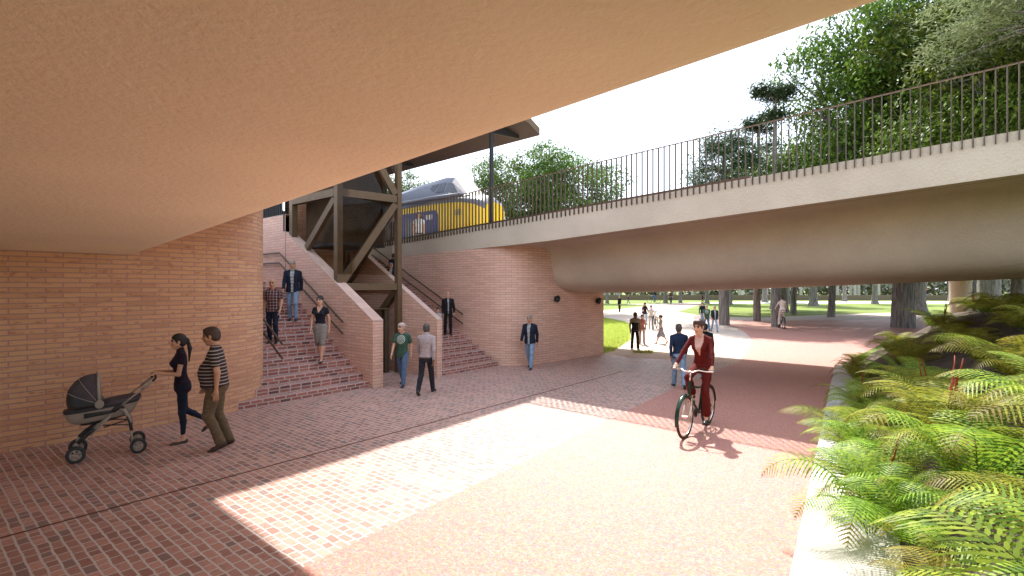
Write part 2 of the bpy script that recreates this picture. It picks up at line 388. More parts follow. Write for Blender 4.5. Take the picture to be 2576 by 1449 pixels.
# ---- stairs ----
RISE, TREAD = .165, .29
def stair(name, label, u0, u1, v0, n, landing=None, n2=0, left=None):
    t = thing(name, label, 'stairs', ((u0 + u1) / 2, v0, 0)); b = MB()
    def step(k, va, vb, z):
        ua = left(va) if left else u0
        m = 4; L0 = 0
        z0 = z - RISE
        # riser follows the rounded wall where there is one
        b.add([(ua, va, 0), (u1, va, 0), (u1, va, z), (ua, va, z)], [(0, 1, 2, 3)], [[(ua + k * .13, z0 - z0), (u1 + k * .13, 0), (u1 + k * .13, .165), (ua + k * .13, .165)]] if False else [[(ua + k * .13, 0 + .165 - z), (u1 + k * .13, .165 - z), (u1 + k * .13, .165), (ua + k * .13, .165)]])
        ub = left(vb) if left else u0
        b.add([(ua, va, z), (u1, va, z), (u1, vb, z), (ub, vb, z)], [(0, 1, 2, 3)], [[(ua + k * .07, 0), (u1 + k * .07, 0), (u1 + k * .07, vb - va), (ub + k * .07, vb - va)]])
        # nosing brick course, proud of the riser
        b.box(ua, u1, va - .012, va, z - .07, z - .004)
    v = v0
    for k in range(n):
        vb = v + TREAD
        if landing and k == n - 1: vb = v + landing
        step(k, v, vb, RISE * (k + 1)); v = vb
    z = RISE * n
    for k in range(n2):
        vb = v + TREAD if k < n2 - 1 else v + 6
        step(k, v, vb, z + RISE * (k + 1)); v = vb
    b.build('steps', M['brick_step'], t, False, True)
    return t
lf = lambda v: max(4.2, 4.14 + math.sqrt(max(0, 1.6 ** 2 - (12.9 - v) ** 2))) - .1 if v < 12.9 else 5.6
stair('brick_stairs', 'wide dark brick staircase between the rounded wall and the lift tower', 5, 7.96, 11.4, 16, 1.5, 8, lf)
stair('brick_stairs', 'narrower brick staircase to the right of the lift tower', 10.24, 12.82, 11.2, 23, 0, 0)
SL = .569
def flank(name, label, u0, u1, v0, zend, kink, level):
    t = thing(name, label, 'wall', (u0, v0, 0)); b = MB()
    zk = zend + SL * (kink - v0)
    prof = [(v0, 0), (v0, zend), (kink, zk)] + ([(kink, level)] if abs(level - zk) > .02 else []) + [(24, level), (24, 0)]
    n = len(prof)
    L_ = [(u0, y, z) for y, z in prof]; R_ = [(u1, y, z) for y, z in prof]
    b.add(L_, [tuple(range(n))], [[(-y, z) for y, z in prof]]); b.add(R_, [tuple(range(n))[::-1]], [[(y, z) for y, z in prof][::-1]])
    for i in range(n - 1):
        a, c = prof[i], prof[i + 1]; l = math.dist(a, c)
        if i == 0:
            b.add([(u0, a[0], a[1]), (u1, a[0], a[1]), (u1, c[0], c[1]), (u0, c[0], c[1])], [(0, 1, 2, 3)], [[(u0, 0), (u1, 0), (u1, c[1]), (u0, c[1])]])
    b.build('wall', M['brick_pink'], t, False, True)
    b = MB()
    for i in range(1, n - 2):
        a, c = prof[i], prof[i + 1]
        if c[0] - a[0] < .01: continue
        l = math.dist(a, c); q = .004
        b.add([(u0 - q, a[0] - q, a[1]), (u1 + q, a[0] - q, a[1]), (u1 + q, c[0], c[1]), (u0 - q, c[0], c[1]), (u0 - q, a[0] - q, a[1] + .02), (u1 + q, a[0] - q, a[1] + .02), (u1 + q, c[0], c[1] + .02), (u0 - q, c[0], c[1] + .02)],
              [(0, 3, 2, 1), (4, 5, 6, 7), (0, 1, 5, 4), (2, 3, 7, 6), (0, 4, 7, 3), (1, 2, 6, 5)], [[(0, 0)] * 4, [(0, 0), (.3, 0), (.3, l), (0, l)], [(0, 0)] * 4, [(0, 0)] * 4, [(0, 0)] * 4, [(0, 0)] * 4])
    b.build('coping', M['coping'], t, False, True)
    return t
F1 = flank('stair_wall', 'sloping brick side wall between the wide staircase and the lift', 7.95, 8.27, 11.23, 1.74, 15.85, 4.92)
F2 = flank('stair_wall', 'sloping brick side wall on the near side of the narrower staircase', 10.06, 10.25, 11.1, 1.67, 15.0, 3.9)
b = MB(); b.box(7.945, 7.955, 15.84, 15.855, 2.7, 4.35); b.build('joint', M['bronze'], F1, False, True)
# back wall of the lift pit, platform
t_ = thing('lift_shaft_wall', 'brick back wall rising behind the lift cabin', 'wall', (9, 16.2, 0))
b = MB(); b.prism([(8.27, 16.2), (10.06, 16.2), (10.06, 16.9), (8.27, 16.9)], 0, 7.2); b.build('wall', M['brick'], t_, False, True)
b = MB(); b.prism([(8.27, 16.9), (10.06, 16.9), (10.06, 45), (8.27, 45)], 0, 3.9); b.prism([(-14, 26), (7.95, 26), (7.95, 45), (-14, 45)], 0, 3.9); b.prism([(10.25, 17.9), (12.8, 17.9), (12.8, 45), (10.25, 45)], 0, 3.9)
tag(b.build('platform', M['concrete'], None), kind='structure')
# handrails
def handrail(label, paths, u_wall):
    t = thing('handrail', label, 'handrail', paths[0][0])
    for p in paths:
        b = MB(); b.tube(p, .024, 8); b.build('rail', M['bronze'], t, True, True, 40)
        for q in p[:-1] if len(p) > 2 else p:
            pass
        a, c = Vector(p[-2]), Vector(p[-1])
        for f in (.1, .45, .9):
            q = a.lerp(c, f); bb = MB(); bb.tube([q, (q.x, q.y, q.z - .06), (u_wall, q.y, q.z - .07)], .008, 6); bb.build('bracket', M['bronze'], t, False, True)
stz = lambda v, v0: SL * (v - v0)
handrail('pair of bronze handrails on the sloping wall right of the wide staircase', [[(7.87, 20, 3.72), (7.87, 16.1, 3.72), (7.87, 12.5, 3.72 - SL * 3.6)], [(7.87, 20, 3.40), (7.87, 16.1, 3.40), (7.87, 12.5, 3.40 - SL * 3.6)]], 7.96)
handrail('short pair of bronze handrails by the rounded wall at the foot of the stairs', [[(5.87, 14.6, 2.85), (5.87, 11.85, 1.27)], [(5.87, 14.6, 2.53), (5.87, 11.85, .93)]], 5.73)
handrail('pair of bronze handrails on the curved wall along the narrower staircase', [[(12.7, 18.0, 4.3), (12.7, 12.7, 1.68)], [(12.7, 18.0, 3.98), (12.7, 12.7, 1.36)]], 12.81)
# dark balustrade on the upper wall
t_ = thing('balustrade', 'dark metal balustrade on top of the upper stair wall', 'railing', (8.1, 16, 4.94))
b = MB(); b.box(8.02, 8.06, 16.0, 23.9, 4.95, 6.1)
b.build('panel', M['black'], t_, False, True)
b = MB(); v = 16.05
while v < 23: b.box(7.99, 8.015, v, v + .025, 4.94, 6.15); v += .14
tag(b.build('slat', M['black'], t_, False, True))
t_ = thing('light_pole', 'slim dark pole with a glowing white tube light at the top of the stairs', 'lamp', (7.92, 15.9, 4.4))
b = MB(); b.tube([(7.92, 15.9, 4.40), (7.92, 15.9, 5.05)], .02, 8); b.build('pole', M['black'], t_, False, True)
b = MB(); b.tube([(7.92, 15.9, 5.05), (7.92, 15.9, 6.3)], .022, 8); b.build('tube_light', plain('lit_tube', (.9, .9, .9), .3, emit=((1, 1, 1), 3)), t_, False, True)
# ---- lift tower ----
LT = thing('lift_tower', 'bronze steel frame lift tower with raised dark cabin between the stairs', 'lift', (9.1, 14.3, 0))
b0 = M['bronze_light']; vF, vB, uL, uR, vR = 13.05, 15.6, 8.08, 9.95, 12.75
def post(nm, u, v, z0, z1, w_=.18, m=None):
    b = MB(); b.box(u - w_ / 2, u + w_ / 2, v - w_ / 2, v + w_ / 2, z0, z1); return b.build(nm, m or b0, LT, False, True)
post('column', uL, vF, 1.74 + SL * (vF - .1 - 11.23) + .02, 8.3); post('column', uR, vR, 0.005, 8.3, .16); post('column', uL, vB, 4.1, 8.3); post('column', uR, vB, 0.005, 8.3)
def bar(nm, p, q, w_=.13, h_=.2):
    b = MB(); b.beam(p, q, w_, h_); return b.build(nm, b0, LT, False, True)
bar('beam', (uL + .1, vF, 2.64), (uR - .1, vR, 2.64), .18, .2); bar('beam', (uL + .1, vF, 5.32), (uR - .1, vR, 5.32), .18, .22)
bar('beam', (uL, vF + .1, 5.32), (uL, vB - .1, 5.32), .18, .22); bar('beam', (uR, vR + .1, 5.32), (uR, vB - .1, 5.32), .18, .22)
bar('beam', (uR, vR + .1, 2.64), (uR, vB - .1, 2.64), .18, .2); bar('beam', (uL + .1, vF, 8.2), (uR - .1, vR, 8.2), .18, .2); bar('beam', (uL, vF + .1, 8.2), (uL, vB - .1, 8.2), .18, .2)
bar('brace', (uL + .12, vF, 2.78), (uR - .12, vR, 5.17)); bar('brace', (uR - .12, vR, 5.47), (uL + .12, vF, 8.05))
bar('brace', (uL, vF + .14, 5.15), (uL, 14.75, 3.82)); bar('brace', (uR, vR + .14, 2.5), (uR, vB - .1, .1)); bar('brace', (uR, vR + .12, 5.2), (uR, vB - .12, 2.8))
# cabin
M['cabin'] = plain('cabin_panel', (.06, .036, .02), .85, 0., .35, 1.2, spec=.1)
b = MB(); b.box(8.4, 9.84, 13.35, 15.4, 3.95, 6.4); b.build('cabin', M['cabin'], LT, False, True)
b = MB(); b.box(8.34, 9.86, 13.30, 15.45, 3.86, 3.945); b.build('cabin_floor', M['black'], LT, False, True)
# glass
def glass_mat(name, tint, mixf):
    t = NT(name); tr = t.n('BsdfTransparent'); tr.inputs[0].default_value = (*tint, 1); gl = t.n('BsdfGlossy'); gl.inputs['Roughness'].default_value = .02
    lw = t.n('Fresnel'); lw.inputs[0].default_value = 1.45; ms = t.n('MixShader')
    ad = t.mathn('MAXIMUM', lw.outputs[0], mixf); t.l(t.mathn('MULTIPLY', ad, .22), ms.inputs[0]); t.l(tr.outputs[0], ms.inputs[1]); t.l(gl.outputs[0], ms.inputs[2]); t.l(ms.outputs[0], t.out.inputs[0]); return t.m
M['glass'] = glass_mat('tower_glass', (.84, .81, .76), .04)
b = MB(); b.box(uL - .1, uR - .09, vF - .125, vF - .113, 3.0, 8.3); b.build('glass_pane', M['glass'], LT, False, True)
b = MB(); b.box(8.38, 9.86, 12.9, 13.2, 1.955, 1.975); b.build('door_canopy', b0, LT, False, True)
for nm, (x0, x1, y0, y1, z0, z1) in (('door_frame', (8.38, 8.72, 13.2, 13.3, .005, 1.95)), ('door_frame', (9.60, 9.76, 12.95, 13.2, .005, 1.95)), ('door', (8.72, 9.60, 13.10, 13.14, .005, 1.95))):
    b = MB(); b.box(x0, x1, y0, y1, z0, z1); b.build(nm, M['bronze'], LT, False, True)
b = MB(); b.box(8.28, 9.9, 15.7, 16.0, .005, 3.8); b.build('pit_wall', M['brick'], LT, False, True)
# ---- canopy over the platform ----
CN = thing('platform_canopy', 'long dark flat canopy on posts over the station platform', 'canopy', (13.6, 12.1, 4.5))
cp = [(15.6, 11.5), (15.6, 45), (6.9, 45), (6.9, 11.3), (14.5, 11.15)]
cp = cp[::-1]; cp = [(15.6, 11.5), (15.6, 45), (6.9, 45), (6.9, 11.35), (14.6, 11.25)]
zc = lambda x, y: 8.38 + (15.6 - x) * .14 - (y - 11) * .022
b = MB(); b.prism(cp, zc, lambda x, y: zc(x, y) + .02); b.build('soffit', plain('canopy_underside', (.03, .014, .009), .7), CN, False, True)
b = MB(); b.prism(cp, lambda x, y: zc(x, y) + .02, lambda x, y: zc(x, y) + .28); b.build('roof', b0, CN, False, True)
for v in (12.2, 18.4, 24.6):
    b = MB(); b.tube([(13.65, v, ztop(v) - .45), (13.65, v, zc(13.65, v) - .3)], .078, 14); b.build('post', M['black'], CN, True, True, 40)
for v in (12.2, 18.4, 24.6):
    for sgn, ue in ((1, 15.2), (-1, 11.8)):
        b = MB(); zz = zc(13.65, v); ze = zc(ue, v) - .004
        b.add([(13.65, v - .03, zz - .5), (13.65, v - .03, zz - .004), (ue, v - .03, ze), (ue, v - .03, ze - .12), (13.65, v + .03, zz - .5), (13.65, v + .03, zz - .004), (ue, v + .03, ze), (ue, v + .03, ze - .12)],
              [(0, 1, 2, 3), (7, 6, 5, 4), (0, 4, 5, 1), (1, 5, 6, 2), (2, 6, 7, 3), (3, 7, 4, 0)]); b.build('bracket', M['black'], CN, False, True)
# ---- planter edge and fern bank ----
e0 = lambda u: .99 + (u - 5.17) * .1046
def bankz(u, v):
    d = e0(u) - .75 - v
    nse = .12 * math.sin(u * 1.7) * math.sin(v * 1.3 + 1)
    return .1 if d < 0 else .1 + min(1.75, (.42 + .012 * max(0, u)) * d) + nse * min(1, d)
kb = MB(); kb.prism([(1.5, e0(1.5) - 1.9), (19.6, e0(19.6) - .95), (19.6, e0(19.6)), (1.5, e0(1.5))], -.02, .10); tag(kb.build('planter_kerb', M['concrete']), 'wide pale concrete kerb between the pink path and the ferns', 'kerb')
V = []; nu, nv = 46, 34
for i in range(nu + 1):
    u = -4 + 26 * i / nu
    for j in range(nv + 1):
        v = e0(u) - .75 - 14 * (j / nv) ** 1.3
        V.append((u, v, bankz(u, v) if j else -.02))
F = [(i * (nv + 1) + j, i * (nv + 1) + j + 1, (i + 1) * (nv + 1) + j + 1, (i + 1) * (nv + 1) + j) for i in range(nu) for j in range(nv)]
b = MB(); b.add(V, F); tag(b.build('planted_bank', M['soil'], smooth=True), kind='structure')
# ================= vegetation =================
rng = np.random.default_rng(7)
def leaf_mat(name, dark, light, rnd=.06, trans=.35, rough=.55, zvar=False):
    t = NT(name); oi = t.n('ObjectInfo'); ge = t.n('NewGeometry'); tc = t.n('TexCoord')
    nz = t.noise(tc.outputs['Object'], 1.3, 4, .7)
    f = t.mathn('ADD', t.mathn('MULTIPLY', ge.outputs['Random Per Island'], .4), t.mathn('MULTIPLY', nz.outputs[0], .6))
    c = t.ramp(f, [(.15, dark), (.8, light)])
    hs = t.n('HueSaturation'); t.l(c, hs.inputs['Color'])
    t.l(t.mathn('ADD', t.mathn('MULTIPLY', oi.outputs['Random'], rnd), .5 - rnd / 2), hs.inputs['Hue'])
    t.l(t.mathn('ADD', t.mathn('MULTIPLY', oi.outputs['Random'], .5), .75), hs.inputs['Value'])
    t.l(hs.outputs[0], t.b.inputs['Base Color']); t.b.inputs['Roughness'].default_value = rough; t.b.inputs['Specular IOR Level'].default_value = .22
    tr = t.n('BsdfTranslucent'); t.l(hs.outputs[0], tr.inputs[0]); ms = t.n('MixShader'); ms.inputs[0].default_value = trans
    t.l(t.b.outputs[0], ms.inputs[1]); t.l(tr.outputs[0], ms.inputs[2]); t.l(ms.outputs[0], t.out.inputs[0]); return t.m
def bark_mat(name, dark, light):
    t = NT(name); tc = t.n('TexCoord'); mp = t.n('Mapping'); mp.inputs['Scale'].default_value = (9, 9, .9); t.l(tc.outputs['Object'], mp.inputs[0])
    n = t.noise(mp.outputs[0], 1.6, 6, .65); t.l(t.ramp(n.outputs[0], [(.32, dark), (.6, light)]), t.b.inputs['Base Color'])
    t.b.inputs['Roughness'].default_value = .9; t.bump(n.outputs[0], 1., .08); return t.m
M['leaf'] = leaf_mat('broad_leaf', (.010, .036, .007), (.17, .25, .035), .05, .32)
M['leaf_dark'] = leaf_mat('dark_needles', (.025, .06, .03), (.10, .16, .07), .03, .2)
M['leaf_pale'] = leaf_mat('pale_needles', (.08, .11, .05), (.26, .28, .15), .03, .3)
M['fern'] = leaf_mat('fern_leaf', (.022, .09, .014), (.48, .52, .055), .10, .4, .5)
M['fern_tip'] = leaf_mat('fern_tip_leaf', (.14, .12, .02), (.30, .25, .04), .05, .35, .5)
M['fern_stem'] = plain('fern_stem', (.13, .17, .05), .6)
M['spike'] = plain('red_spike', (.33, .05, .025), .6, 0, .35, 30., .6, 80.)
M['bark'] = bark_mat('grey_bark', (.05, .045, .042), (.28, .25, .23))
M['branch'] = plain('branch_bark', (.10, .095, .09), .9, 0, .3)
# ---- ferns ----
def fern_mesh(seed, nf, Lf, teeth, up=1.0):
    """returns two arrays sets: fronds (leaf blades + midrib); every pinna a toothed blade"""
    r = np.random.default_rng(seed); V = []; F = []; mi = []; n = 0
    for k in range(nf):
        az = 2 * math.pi * (k + r.uniform(-.35, .35)) / nf; Lk = Lf * r.uniform(.75, 1.12)
        a0 = R(r.uniform(52, 82)) * up; droop = R(r.uniform(100, 160)); side = r.uniform(-.35, .35)
        ns = 30; P = np.zeros((ns + 1, 3)); T = np.zeros((ns + 1, 3)); p = np.array([.03 * math.cos(az), .03 * math.sin(az), 0.])
        for i in range(ns + 1):
            s = i / ns; el = a0 - droop * s ** 1.7; az2 = az + side * s * s
            d = np.array([math.cos(el) * math.cos(az2), math.cos(el) * math.sin(az2), math.sin(el)]); P[i] = p; T[i] = d; p = p + d * Lk / ns
        roll = r.uniform(-.4, .4)
        for i in range(ns):   # midrib
            q = .0055 * (1 - .8 * i / ns); sd = np.cross(T[i], [0, 0, 1]); sd /= np.linalg.norm(sd) + 1e-9; up_ = np.cross(sd, T[i])
            for e, j in ((P[i], i), (P[i + 1], i + 1)):
                V += [e + sd * q, e - sd * q * .5 + up_ * q, e - sd * q * .5 - up_ * q]
            for a in range(3): F.append((n + a, n + (a + 1) % 3, n + 3 + (a + 1) % 3, n + 3 + a)); mi.append(1)
            n += 6
        np_ = 31
        for i in range(np_):
            s = .13 + .865 * i / np_; x = s * ns; i0 = min(int(x), ns - 1); f = x - i0; b = P[i0] * (1 - f) + P[i0 + 1] * f; t = T[i0]
            sd = np.cross(t, [0, 0, 1]); sd /= np.linalg.norm(sd) + 1e-9; nr = np.cross(sd, t)
            ln = Lk * .235 * math.sin(math.pi * min(1, .18 + .84 * s) ** 1.15) ** .8 * r.uniform(.9, 1.08) + .004
            wd = .33 * Lk / np_ * (1 - .35 * s)
            for sg in (-1, 1):
                dr = sd * sg * math.cos(roll * sg) + nr * math.sin(roll * sg) * .6
                d0 = (dr * .93 + t * (.30 + .3 * s)); d0 /= np.linalg.norm(d0); sag = -.20
                m = teeth; pts = []
                for q in range(m + 1):
                    g = q / m; c = b + d0 * ln * g + np.array([0, 0, sag * ln * g * g]); wv = t * wd * (1 - g) ** .55 * (.72 + .28 * (1 if g < .9 else .3))
                    pts.append((c, wv))
                base = n
                for q in range(m):
                    (c0, w0), (c1, w1) = pts[q], pts[q + 1]
                    tooth = 1.18
                    lift = nr * wd * .22
                    V += [c0 - w0 * .6, c0 + w0 * .6, c0 * .45 + c1 * .55 + w0 * tooth + lift, c1 + w1 * .6, c1 - w1 * .6, c0 * .45 + c1 * .55 - w0 * tooth + lift]
                    F.append((n, n + 1, n + 2, n + 5)); F.append((n + 5, n + 2, n + 3, n + 4)); mi += [2 if s > .8 else 0] * 2; n += 6
    return np.array(V), np.array(F), np.array(mi)
def spike_mb(h, seed):
    r = random.Random(seed); pts = []; rad = []; x = y = 0
    for i in range(11):
        s = i / 10; pts.append((x, y, h * s)); rad.append(.023 * (1 - s * .85) * r.uniform(.7, 1.25)); x += r.uniform(-.012, .012); y += r.uniform(-.012, .012)
    b = MB(); b.tube(pts, rad, 7); return b
FMESH = {}
for q, (nf, Lf, th) in enumerate(((10, 1.2, 5), (9, 1.05, 5), (11, 1.0, 4), (8, 1.25, 5), (10, .9, 4))):
    V, F, mi = fern_mesh(50 + q, nf, Lf, th)
    FMESH[q] = np_mesh('fronds', V, F4=F, mi=mi)
    for m in (M['fern'], M['fern_stem'], M['fern_tip']): FMESH[q].materials.append(m)
SPK = [spike_mb(.75, k) for k in range(3)]
SPKM = []
FERN_N = [0]
def fern(u, v, q, sc, label, rz=None, spike=0, tilt=(0, 0), dz=0):
    z = bankz(u, v) + dz; r = random.Random(int(u * 100 + v * 1000))
    t = thing('fern', label, 'fern', (u, v, z), r.uniform(0, 6.28) if rz is None else rz, 'ferns on the planted bank'); t.scale = (sc, sc, sc * r.uniform(.92, 1.08))
    t.rotation_euler[0] = tilt[0]; t.rotation_euler[1] = tilt[1]
    o = bpy.data.objects.new('fronds', FMESH[q]); COL.objects.link(o); o.parent = t
    for k in range(spike):
        if not SPKM:
            for s_ in SPK:
                o = s_.build('flower_spike', M['spike'], t, True); SPKM.append(o.data); COL.objects.unlink(o); bpy.data.objects.remove(o)
        o = bpy.data.objects.new('flower_spike', SPKM[(k + q) % 3]); COL.objects.link(o); o.parent = t
        o.rotation_euler = (r.uniform(-.2, .2), r.uniform(-.25, .25), r.uniform(0, 6)); o.location = (r.uniform(-.08, .08), r.uniform(-.08, .08), .05); o.scale = (1.2, 1.2, 1.12)
    return t
# rows of ferns: lateral position by row across the bank, thinning out with distance
where_u = [(4.6, 'near bank end'), (6.3, 'sunny near bank'), (8.3, 'sunny bank middle'), (10.5, 'at the shade'), (13.0, 'under bridge edge'), (16.0, 'under bridge middle'), (99, 'beyond the pillar')]
rows_v = ['overhanging the pale kerb', 'second row from kerb', 'third row from kerb', 'fourth row from kerb', 'high up the bank']
sizes = [(.95, 'small'), (1.15, 'medium'), (1.38, 'large'), (9, 'huge')]
kinds = ['drooping', 'spreading', 'dense', 'loose', 'leafy']
used_labels = {}
rr = random.Random(11)
cnt = 0
ord_ = ['', ' first', ' second', ' third', ' fourth', ' fifth', ' sixth', ' seventh', ' eighth', ' ninth', ' tenth']
def add_fern(u, v, q, sc, **kw):
    d = e0(u) - .75 - v; row = rows_v[min(4, max(0, int(d / .85)))]; wh = next(s for lim, s in where_u if u < lim)
    sz = next(s for lim, s in sizes if sc < lim)
    lb = f"{sz} {kinds[q]} fern{' with red spikes' if kw.get('spike') else ''}, {row}, {wh}"
    used_labels.setdefault(lb, []).append(fern(u, v, q, sc, lb, **kw))
add_fern(3.3, -.12, 0, 1.0, rz=.4, tilt=(0, -.1)); add_fern(4.2, -.9, 3, 1.05, spike=0); add_fern(4.6, -.1, 1, .9, rz=2.)
add_fern(3.0, -1.15, 2, 1.25); add_fern(3.75, -.75, 0, 1.4, rz=.9); add_fern(4.7, -1.5, 3, 1.4); add_fern(5.3, -.75, 0, 1.1, spike=1); add_fern(5.9, .12, 3, .82); add_fern(5.0, -1.9, 2, 1.2)
add_fern(3.2, .05, 4, .8); add_fern(8.6, e0(8.6) - .66, 0, 1.0, rz=3.6, dz=.05); add_fern(9.9, e0(9.9) - .72, 3, .95, rz=1., dz=.05); add_fern(12.6, e0(12.6) - .62, 4, 1.1, dz=.05); add_fern(6.9, e0(6.9) - .8, 2, 1.05, spike=1, dz=.05)
u = 6.3
while u < 21:
    for j in range(9):
        dd = -.15 + j * .98 + rr.uniform(-.18, .18); uu = u + rr.uniform(-.3, .3) + (j % 2) * .35; vv = e0(uu) - .78 - dd
        if dd > 1.2 + (uu - 5) * .85: continue
        if j == 0 and 9.8 < uu < 11: continue
        add_fern(uu, vv, rr.randrange(5), rr.uniform(1.1, 1.55) * (.8 if j == 0 else 1) * (1 if uu < 11.5 else .7), spike=(2 if rr.random() < .13 else 0))
        cnt += 1
    u += 1.0 if u < 12 else 1.2
for lb, obs in used_labels.items():
    if len(obs) > 1:
        obs.sort(key=lambda o: o.location.x)
        for k, o in enumerate(obs): o['label'] = f"{lb},{ord_[min(k + 1, 10)]} from camera"
# stone in the ferns
t_ = MB(); pts = []
bm_r = random.Random(4); st_loc = (10.6, e0(10.6) - 1.15, .1)
for i in range(7):
    a = math.pi * i / 6
st = MB(); ring = []
for i in range(8):
    th = math.pi * i / 7 - math.pi / 2
    ring.append([(math.cos(th) * math.cos(p) * .42 * bm_r.uniform(.85, 1.12), math.cos(th) * math.sin(p) * .3 * bm_r.uniform(.85, 1.12), .12 + math.sin(th) * .22 * bm_r.uniform(.9, 1.05)) for p in [2 * math.pi * k / 12 for k in range(12)]])
vs = [p for r_ in ring for p in r_]; fs = [(i * 12 + k, i * 12 + (k + 1) % 12, (i + 1) * 12 + (k + 1) % 12, (i + 1) * 12 + k) for i in range(7) for k in range(12)]
st.add(vs, fs); o = st.build('boulder', plain('boulder_stone', (.14, .11, .10), .9, 0, .4, 5., 1., 12.), smooth=True); o.location = st_loc; tag(o, 'brown boulder lying among the ferns at the kerb', 'boulder')
# ---- trees ----
def branches(b, r, p, d, ln, rad, depth, tips, spread=.6):
    n = 4; pts = [p]; q = p.copy(); dd = d.copy()
    for i in range(n):
        dd = (dd + Vector((r.uniform(-1, 1), r.uniform(-1, 1), r.uniform(-.4, .7))) * .16).normalized(); q = q + dd * ln / n; pts.append(q.copy())
    b.tube(pts, [rad * (1 - .55 * i / n) for i in range(n + 1)], 7 if depth > 1 else 4, cap=False)
    tips += [(x.copy(), depth) for x in pts[2:]]
    if depth == 0: return
    for k in range(3 if depth > 1 else 4):
        f = r.uniform(.35, 1); i = min(n - 1, int(f * n)); s = pts[i].lerp(pts[i + 1], f * n - i)
        az = r.uniform(0, 2 * math.pi); nd = (dd + Vector((math.cos(az), math.sin(az), r.uniform(-.15, .5))) * spread * 1.6).normalized()
        branches(b, r, s, nd, ln * r.uniform(.55, .78), rad * .5, depth - 1, tips, spread)
def leaf_cloud(pts, npc, sig, size, seed, droop=.4, aspect=.42):
    """clusters of leaf quads round the twigs"""
    r = np.random.default_rng(seed); P = np.repeat(np.asarray(pts, dtype=float), npc, axis=0); N = len(P)
    off = r.normal(size=(N, 3)) * sig; off[:, 2] *= .62; C = P + off
    az = r.uniform(0, 2 * np.pi, N); el = r.uniform(-1.0, .35, N) - droop * .5
    D = np.stack([np.cos(el) * np.cos(az), np.cos(el) * np.sin(az), np.sin(el)], 1)
    S = np.stack([-np.sin(az), np.cos(az), r.uniform(-.5, .5, N)], 1); S /= np.linalg.norm(S, axis=1)[:, None]
    ln = (size * r.uniform(.6, 1.3, N))[:, None]; wd = ln * aspect
    V = np.stack([C, C + D * ln * .5 + S * wd * .5, C + D * ln, C + D * ln * .5 - S * wd * .5], 1).reshape(-1, 3)
    F = np.arange(4 * N).reshape(-1, 4); return V, F
TREE = {}
def tree_mesh(key, seed, H, W_, trunk_h, nclump, npc, leaf, mat, sig=.5, lobes=9, low=.2, zmin=3.6, thick=.015):
    """broadleaf crown: uneven lobes on real limbs"""
    r = random.Random(seed); b = MB(); tips = []
    tr = thick * H
    pts = [(0, 0, -.2), (r.uniform(-.1, .1), r.uniform(-.1, .1), trunk_h * .5), (r.uniform(-.2, .2), r.uniform(-.2, .2), trunk_h)]
    b.tube(pts, [tr * 1.25, tr, tr * .85], 12, cap=False)
    top = Vector(pts[-1]); lob = []
    for k in range(lobes):
        f = (k + .5) / lobes; az = k * 2.4 + r.uniform(-.4, .4); zz = low * H + (.93 - low) * H * f ** .9
        rad_here = W_ / 2 * math.sqrt(max(.05, 1 - ((f - .32) / .75) ** 2)) * r.uniform(.45, .8)
        c = Vector((rad_here * math.cos(az), rad_here * math.sin(az), zz)); R_ = W_ * r.uniform(.17, .27) * (1.1 - .35 * f); lob.append((c, R_))
        base = Vector((0, 0, trunk_h * r.uniform(.82, 1.))); mid = base.lerp(c, .5) + Vector((r.uniform(-.5, .5), r.uniform(-.5, .5), r.uniform(0, 1)))
        b.tube([base, mid, c], [tr * .55, tr * .32, tr * .12], 6, cap=False)
        for j in range(7):
            d = Vector((r.gauss(0, 1), r.gauss(0, 1), r.gauss(0, .7) + .3)).normalized(); s = mid.lerp(c, r.uniform(.3, 1)); e = c + d * R_ * r.uniform(.7, 1.15)
            m2 = s.lerp(e, .5) + Vector((r.uniform(-.3, .3), r.uniform(-.3, .3), r.uniform(-.1, .4)))
            b.tube([s, m2, e], [tr * .13, tr * .08, tr * .03], 4, cap=False)
    cl = []; tot = sum(R_ ** 2 for _, R_ in lob); g = np.random.default_rng(seed)
    for c, R_ in lob:
        n = max(4, int(nclump * R_ ** 2 / tot)); d = g.normal(size=(n, 3)); d /= np.linalg.norm(d, axis=1)[:, None]
        rad = R_ * (g.uniform(.35, 1.08, n) ** .55); q = d * rad[:, None]; q[:, 2] *= .78; q = q + np.array(c); cl.append(q[q[:, 2] > zmin])
    V, F = leaf_cloud(np.concatenate(cl), npc, sig, leaf, seed)
    tm = MB.build(b, 'trunk', M['bark'], None, True); me = tm.data; COL.objects.unlink(tm); bpy.data.objects.remove(tm)
    cm = np_mesh('crown', V, F4=F); cm.materials.append(mat); TREE[key] = (me, cm)
tree_mesh('oak', 3, 17, 12, 4.5, 3300, 26, .27, M['leaf'], .36, 26, .2, thick=.026)
tree_mesh('ash', 8, 15, 12, 4.5, 2500, 24, .26, M['leaf'], .34, 20, .2)
tree_mesh('bushy', 14, 11, 12, 3.4, 1900, 24, .23, M['leaf'], .32, 18, .25)
